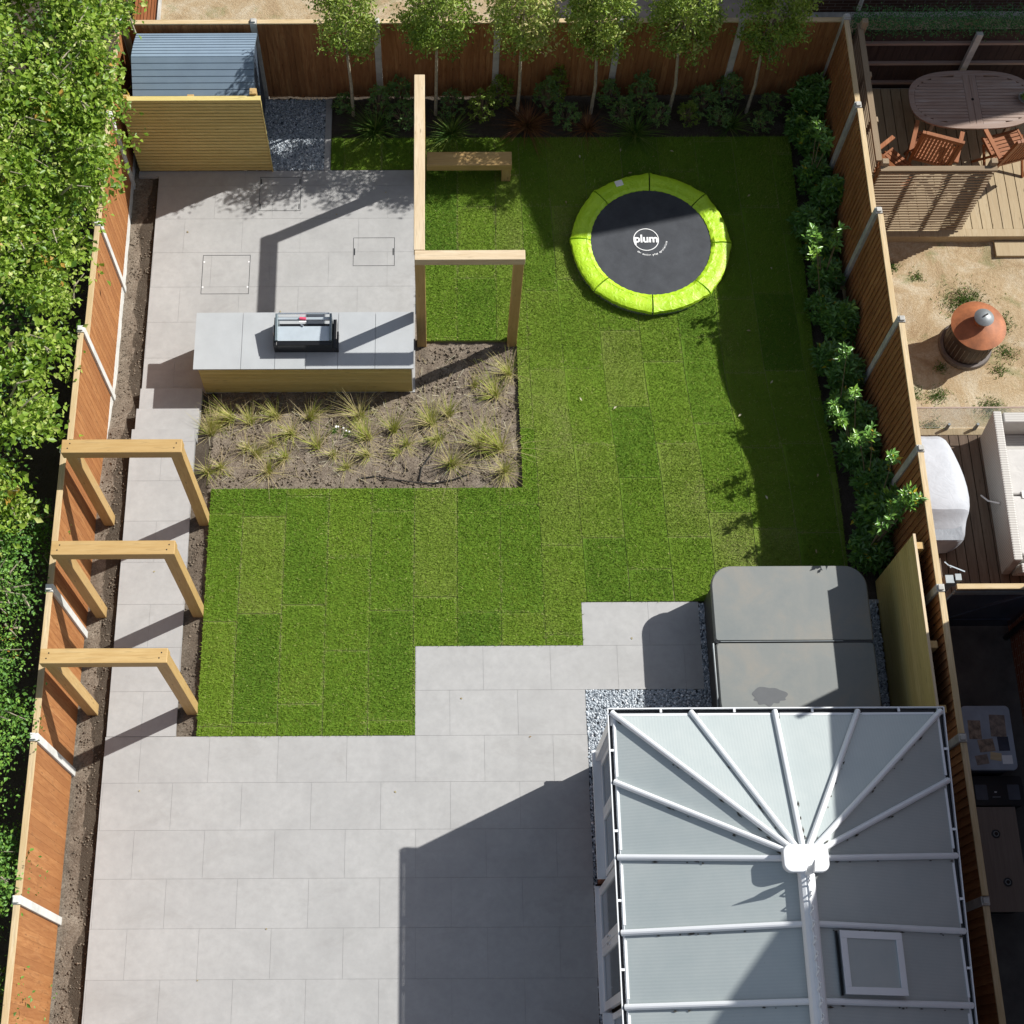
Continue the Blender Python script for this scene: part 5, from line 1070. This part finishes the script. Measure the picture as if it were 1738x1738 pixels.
T = thing('bowl_planter', (9.05, 14.30, .47), 'small glazed bowl of succulents on the oval table', 'plant bowl')
MB().lathe((9.05, 14.30, .471), [(0, 0), (.06, 0), (.11, .07), (.105, .075), (.09, .06), (0, .055)], 24).build('bowl', MT['pot'], T, smooth=True)
rosettes('succulents', np.array([[9.05 + random.uniform(-.06, .06), 14.3 + random.uniform(-.06, .06), .56] for _ in range(26)]), 7, .035, .5, MT['leaf_olive'], T)
# folding chairs
def chair(cx, cy, rot, label, z0=-.26, recl=.35):
    T = thing('folding_chair', (cx, cy, z0), label, 'chair', 'red teak chairs round the oval table')
    R4 = Matrix.Translation((cx, cy, z0)) @ Matrix.Rotation(rot, 4, 'Z') @ Matrix.Scale(1.27, 4)
    def bx(mb, x0, y0, za, x1, y1, zb, X=Matrix()): return mb.box(x0, y0, za, x1, y1, zb, M4=R4 @ X)
    # local: sitter faces +y, back at -y
    mb = MB()
    for k in range(8): bx(mb, -.21, -.19 + k * .052, .42, .21, -.19 + k * .052 + .040, .44)
    bx(mb, -.235, -.2, .40, -.212, .22, .445); bx(mb, .212, -.2, .40, .235, .22, .445); mb.build('seat', MT['red_teak_x'], T)
    XB = Matrix.Translation((0, -.2, .44)) @ Matrix.Rotation(recl, 4, 'X')
    mb = MB()
    for k in range(10): bx(mb, -.195 + k * .041, -.012, .05, -.195 + k * .041 + .024, .006, .60, XB)
    bx(mb, -.245, -.02, -.1, -.203, .016, .66, XB); bx(mb, .203, -.02, -.1, .245, .016, .66, XB); bx(mb, -.202, -.02, .0, .202, .014, .048, XB); bx(mb, -.202, -.024, .60, .202, .018, .665, XB); mb.build('backrest', MT['red_teak_z'], T)
    for s in (-1, 1):
        mb = MB(); bx(mb, s * .27 - .025, -.25, .63, s * .27 + .025, .2, .655); mb.build('armrest', MT['red_teak_y'], T)
        for (ya, yb) in ((.16, -.2), (-.22, .16)):
            mb = MB(); mb.bar(tuple(R4 @ Vector((s * .25, ya, 0))), tuple(R4 @ Vector((s * .25, yb * .8, .63 if ya > 0 else .42))), .028, .04); mb.build('leg', MT['red_teak_z'], T)
chair(7.58, 13.52, R(-18), 'red brown folding chair tucked under the left end of the oval table', recl=.12)
chair(8.74, 13.55, R(16), 'red brown folding chair under the right side of the oval table', recl=.16)
chair(6.95, 13.15, R(-50), 'folding chair partly hidden in the corner behind the slat screen', recl=.3)
# fire pit
T = thing('fire_pit', (7.86, 10.4, -.42), 'round rusty chimenea with orange domed lid on the dry lawn', 'chimenea')
c = (7.86, 10.50, -.45)
MB().lathe(c, [(.0, 0), (.38, 0), (.40, .05), (.38, .10), (.34, .11), (.33, .07), (0, .06)], 40).build('base_ring', MT['ring'], T, smooth=True)
MB().lathe(c, [(.30, .07), (.34, .14), (.345, .30), (.335, .58), (.31, .70), (0, .70)], 40).build('drum', MT['rust'], T, smooth=True)
mb = MB()
for k in range(30): a = k * 2 * math.pi / 30; mb.box(c[0] + .343 * math.cos(a) - .004, c[1] + .343 * math.sin(a) - .004, c[2] + .15, c[0] + .343 * math.cos(a) + .004, c[1] + .343 * math.sin(a) + .004, c[2] + .5)
mb.build('mesh_ribs', MT['ring'], T)
MB().lathe(c, [(.30, .675), (.395, .70), (.40, .715), (.30, .765), (.18, .82), (.10, .85), (.09, .94), (0, .94)], 48).build('lid', MT['terracotta'], T, smooth=True)
MB().lathe(c, [(.085, .94), (.135, .95), (.142, .975), (.10, 1.01), (.05, 1.03), (0, 1.035)], 32).build('chimney_cap', MT['galv'], T, smooth=True)
MB().box(c[0] - .03, c[1] - .008, c[2] + 1.03, c[0] + .04, c[1] + .012, c[2] + 1.055, rz=.5).build('handle', MT['black'], T)
# weeds on the dry lawn
def weed(x, y, r, n, lab):
    o = tuft('weed_patch', (x, y, -.42), 10, .05, 2, MT['tuft_green']); bpy.data.objects.remove(o)
    X = rng.normal(0, r * .5, n) + x; Y = rng.normal(0, r * .4, n) + y; P = np.stack([X, Y, np.full(n, -.42)], 1); D = rng.normal(0, 1, (n, 3)); D[:, 2] = np.abs(D[:, 2]) + .3
    o = leaves('weed_patch', P, D, rng.normal(0, .3, (n, 3)) + [0, 0, 1], rng.uniform(.03, .07, n), rng.uniform(.006, .014, n), rng.random(n) * .7, MT['tuft_green']); setp(o, lab, 'weeds', 'weeds on the dry lawn')
for a in ((7.98, 11.25, .34, 900, 'largest green weed patch above the chimenea'), (8.3, 10.1, .13, 160, 'small weed right of the chimenea drum'), (6.95, 11.85, .10, 120, 'small weed by the fence below the slat screen'), (7.3, 11.7, .10, 90, 'tiny weed below the slat screen'), (7.45, 10.15, .10, 110, 'weed in the shadow of the chimenea'),
          (6.93, 9.75, .16, 240, 'weed by the fence in front of the glass barrier'), (7.35, 9.7, .16, 220, 'weed in the middle in front of the glass barrier'), (8.1, 9.5, .2, 260, 'pale weed near the rattan sofa corner'), (7.2, 9.15, .22, 260, 'weeds seen through the glass barrier'), (8.45, 10.9, .22, 300, 'weed patch at the right edge of the dry lawn'), (8.45, 10.4, .18, 200, 'lower weed patch at the right edge of the dry lawn')): weed(*a)
# glass balustrade, lower deck, covered barbecue, sofa
T = thing('glass_balustrade', (8, 9.03, -.1), 'clear glass barrier between the lower deck and the dry lawn', 'glass barrier')
MB().box(6.35, 9.025, -.06, 11, 9.035, .62).build('pane', MT['glassclear'], T); MB().box(6.35, 9.02, .621, 11, 9.04, .632).build('top_rail', MT['teak_x'], T)
for x in (7.27, 7.68): MB().tube([(x, 9.0, -.06), (x, 9.0, .12)], [.028, .02], 10).build('clamp', MT['galv'], T)
D2 = deck('timber_deck', 'brown timber deck beneath the white rattan sofa', 6.33, 11, 6.14, 8.90, -.05, MT['deck_brown'], .125)
MB().box(6.33, 8.905, -.5, 11, 9.0, -.045).build('fascia', MT['deck_pale'], D2)
T = thing('covered_barbecue', (6.85, 7.85, -.05), 'barbecue under a pale grey weather cover beside the fence', 'barbecue')
secs = [(8.62, 6.50, 6.96, .62, .05), (8.50, 6.42, 7.00, .84, .06), (8.25, 6.40, 7.08, .90, .1), (7.95, 6.40, 7.16, .92, .12), (7.60, 6.38, 7.19, .92, .12), (7.40, 6.38, 7.15, .90, .10), (7.36, 6.38, 7.13, .80, .08), (7.18, 6.38, 7.12, .70, .05), (7.08, 6.40, 7.11, .58, .04)]
vs = []; K = 13
for i, (y, x0, x1, zt_, r) in enumerate(secs):
    for k in range(K):
        t = k / (K - 1); prof = [(0, 0), (0, .35), (0, .7), (.0, .88), (.06, .97), (.2, 1), (.4, 1.0), (.6, 1.0), (.8, .985), (.93, .93), (1, .8), (1, .4), (1, 0)][k]
        fl = math.sin(k * 2.2 + i * 1.3) * .008; vs.append((x0 + (x1 - x0) * prof[0] + fl, y + math.sin(k * 1.7) * .01, .02 + (zt_ - .02) * prof[1] + fl))
fs = [(i * K + k, (i + 1) * K + k, (i + 1) * K + k + 1, i * K + k + 1) for i in range(len(secs) - 1) for k in range(K - 1)] + [tuple(range(K)), tuple(reversed(range((len(secs) - 1) * K, len(secs) * K)))]
m = MB(); m.add(vs, fs); o = m.build('cover', MT['cover_white'], T, smooth=True); s_ = o.modifiers.new('s', 'SUBSURF'); s_.levels = s_.render_levels = 1
MB().box(6.5, 7.05, .70, 7.02, 7.37, .705).build('side_shelf', MT['cover_grey'], T)
for y in (7.2, 8.4): MB().tube([(6.5, y, .0), (7.0, y, .0)], .05, 12).build('wheel', MT['black'], T)
MB().tube([(7.03, 8.76, 0), (7.12, 8.70, .02)], [.04, .03], 10).build('gas_valve', MT['galv'], T)
T = thing('rattan_sofa', (8.3, 7.8, -.05), 'large white rattan corner sofa on the brown deck', 'sofa')
mb = MB(); mb.hexa([(7.68, 8.93, .74), (7.80, 8.93, .74), (7.76, 6.75, .74), (7.64, 6.75, .74)][::-1], [(7.72, 8.85, -.02), (7.84, 8.85, -.02), (7.84, 6.80, -.02), (7.72, 6.80, -.02)][::-1]); mb.build('side_panel', MT['wicker'], T, .02)
mb = MB(); mb.box(7.82, 8.76, -.02, 10, 8.92, .72); mb.build('back_panel', MT['wicker'], T, .02)
MB().hexa([(7.78, 6.62, .60), (10, 6.62, .60), (10, 6.76, .60), (7.78, 6.76, .60)], [(7.86, 6.78, -.02), (10, 6.78, -.02), (10, 6.90, -.02), (7.86, 6.90, -.02)]).build('front_panel', MT['wicker'], T, .02)
MB().box(7.85, 6.92, -.02, 10, 8.75, .30).build('base', MT['wicker'], T)
for y0, y1 in ((6.95, 7.80), (7.82, 8.50)): MB().box(7.87, y0, .302, 10, y1, .40).build('seat_cushion', MT['cushion'], T, .03, seg=3)
MB().tube([(7.66, 7.65, .5), (7.62, 7.8, .2), (7.60, 7.95, .02)], .012, 6).build('strap', MT['white'], T)
MB().box(8.02, 7.76, .40, 8.06, 7.86, .42).build('clip', MT['white'], T)
# gate and passage
T = thing('side_gate', (7.1, 6.1, 0), 'dark blue painted gate closing the side passage', 'gate')
MB().box(6.52, 6.06, .02, 8.4, 6.09, 1.64).build('panel', MT['gate'], T); MB().box(6.50, 6.05, 1.645, 8.4, 6.12, 1.70).build('capping', MT['cap_x'], T, .004); MB().box(6.5, 6.035, 1.50, 8.4, 6.058, 1.60).build('rail', MT['galv'], T)
m = MB(); m.bar((6.6, 6.05, .2), (7.5, 6.05, 1.45), .05, .02, up=(0, 1, 0)); m.bar((6.6, 6.05, .35), (7.6, 6.05, .35), .05, .02, up=(0, 1, 0)); m.build('brace', MT['gate'], T)
T = thing('gate_post', (6.42, 6.16, 0), 'grey metal gate post with a loose bracket on top', 'post')
MB().box(6.36, 6.12, 0, 6.47, 6.23, 1.72).build('post', MT['galv'], T, .005); MB().box(6.48, 6.15, 1.5, 6.56, 6.24, 1.74).build('hinge_block', MT['galv'], T, .005); m = MB(); m.bar((6.44, 6.36, 1.7), (6.62, 6.27, 1.72), .015, .01); m.bar((6.40, 6.42, 1.66), (6.46, 6.33, 1.7), .015, .01); m.build('bracket', MT['steel'], T)
o = MB().box(6.3, -6, -.1, 7.72, 6.1, -.01).build('passage_paving', MT['slab_dark']); setp(o, kind='structure')
T = thing('storage_box', (6.98, 4.4, 0), 'translucent lidded storage box full of oddments by the fence', 'storage box')
slab(MB(), rrect(6.69, 4.02, 7.25, 4.78, .05), 0.0, .655).build('tub', MT['box_grey'], T)
slab(MB(), rrect(6.66, 3.99, 7.28, 4.81, .06), .657, .70, ins=.012).build('lid', MT['lid_clear'], T)
o_ = [(6.80, 4.50, .08, .12, 'stuff_mix'), (7.10, 4.55, 0.10, .14, 'stuff_tan'), (6.92, 4.30, .10, .08, 'stuff_mix'), (7.14, 4.32, .07, .09, 'gate'), (6.84, 4.12, .08, .06, 'stuff_tan'), (7.02, 4.16, .07, .05, 'cap_x'), (7.16, 4.12, .065, .055, 'white')]
for x, y, a, b, mt in o_: MB().box(x - a, y - b, .7005, x + a, y + b, .702, rz=random.uniform(-.3, .3) if mt != 'white' else 0).build('seen_through_item', MT[mt], T)
T = thing('tool_case', (7.08, 3.8, 0), 'black plastic tool case with two smoky clear lid windows', 'tool case')
slab(MB(), rrect(6.76, 3.60, 7.40, 3.97, .04), 0, .42).build('case', MT['box_black'], T)
for x in (6.79, 7.20): slab(MB(), rrect(x, 3.67, x + .15, 3.86, .015), .421, .428).build('lid_window', MT['box_grey'], T)
MB().box(7.03, 3.76, .421, 7.06, 3.775, .425).build('badge', MT['white'], T); MB().box(7.0, 3.70, .421, 7.10, 3.712, .424).build('badge', MT['galv'], T)
MB().tube([(7.42, 3.68, .3), (7.45, 3.72, .35), (7.45, 3.84, .35), (7.42, 3.88, .3)], .012, 6).build('handle', MT['box_grey'], T)
T = thing('low_cabinet', (6.97, 2.9, 0), 'low cabinet with grey wood grain top and two round fittings', 'cabinet')
MB().box(6.70, 2.33, 0, 7.16, 3.52, .575).build('carcass', MT['box_black'], T); MB().box(6.66, 2.29, .577, 7.20, 3.55, .60).build('top', MT['ply'], T, .004)
for x, y in ((6.91, 3.22), (6.97, 2.64)):
    f_ = MB().lathe((x, y, .60), [(0, .010), (.030, .010), (.034, .012), (.052, .010), (.055, 0)], 28).build('round_fitting', MT['box_black'], T)
    MB().lathe((x, y, .60), [(.024, .0125), (.024, .014), (.034, .014), (.034, .0125)], 28).build('ring', MT['galv'], f_); MB().box(x - .018, y - .018, .611, x + .018, y + .018, .6155, rz=R(40)).build('cap', MT['black'], f_)
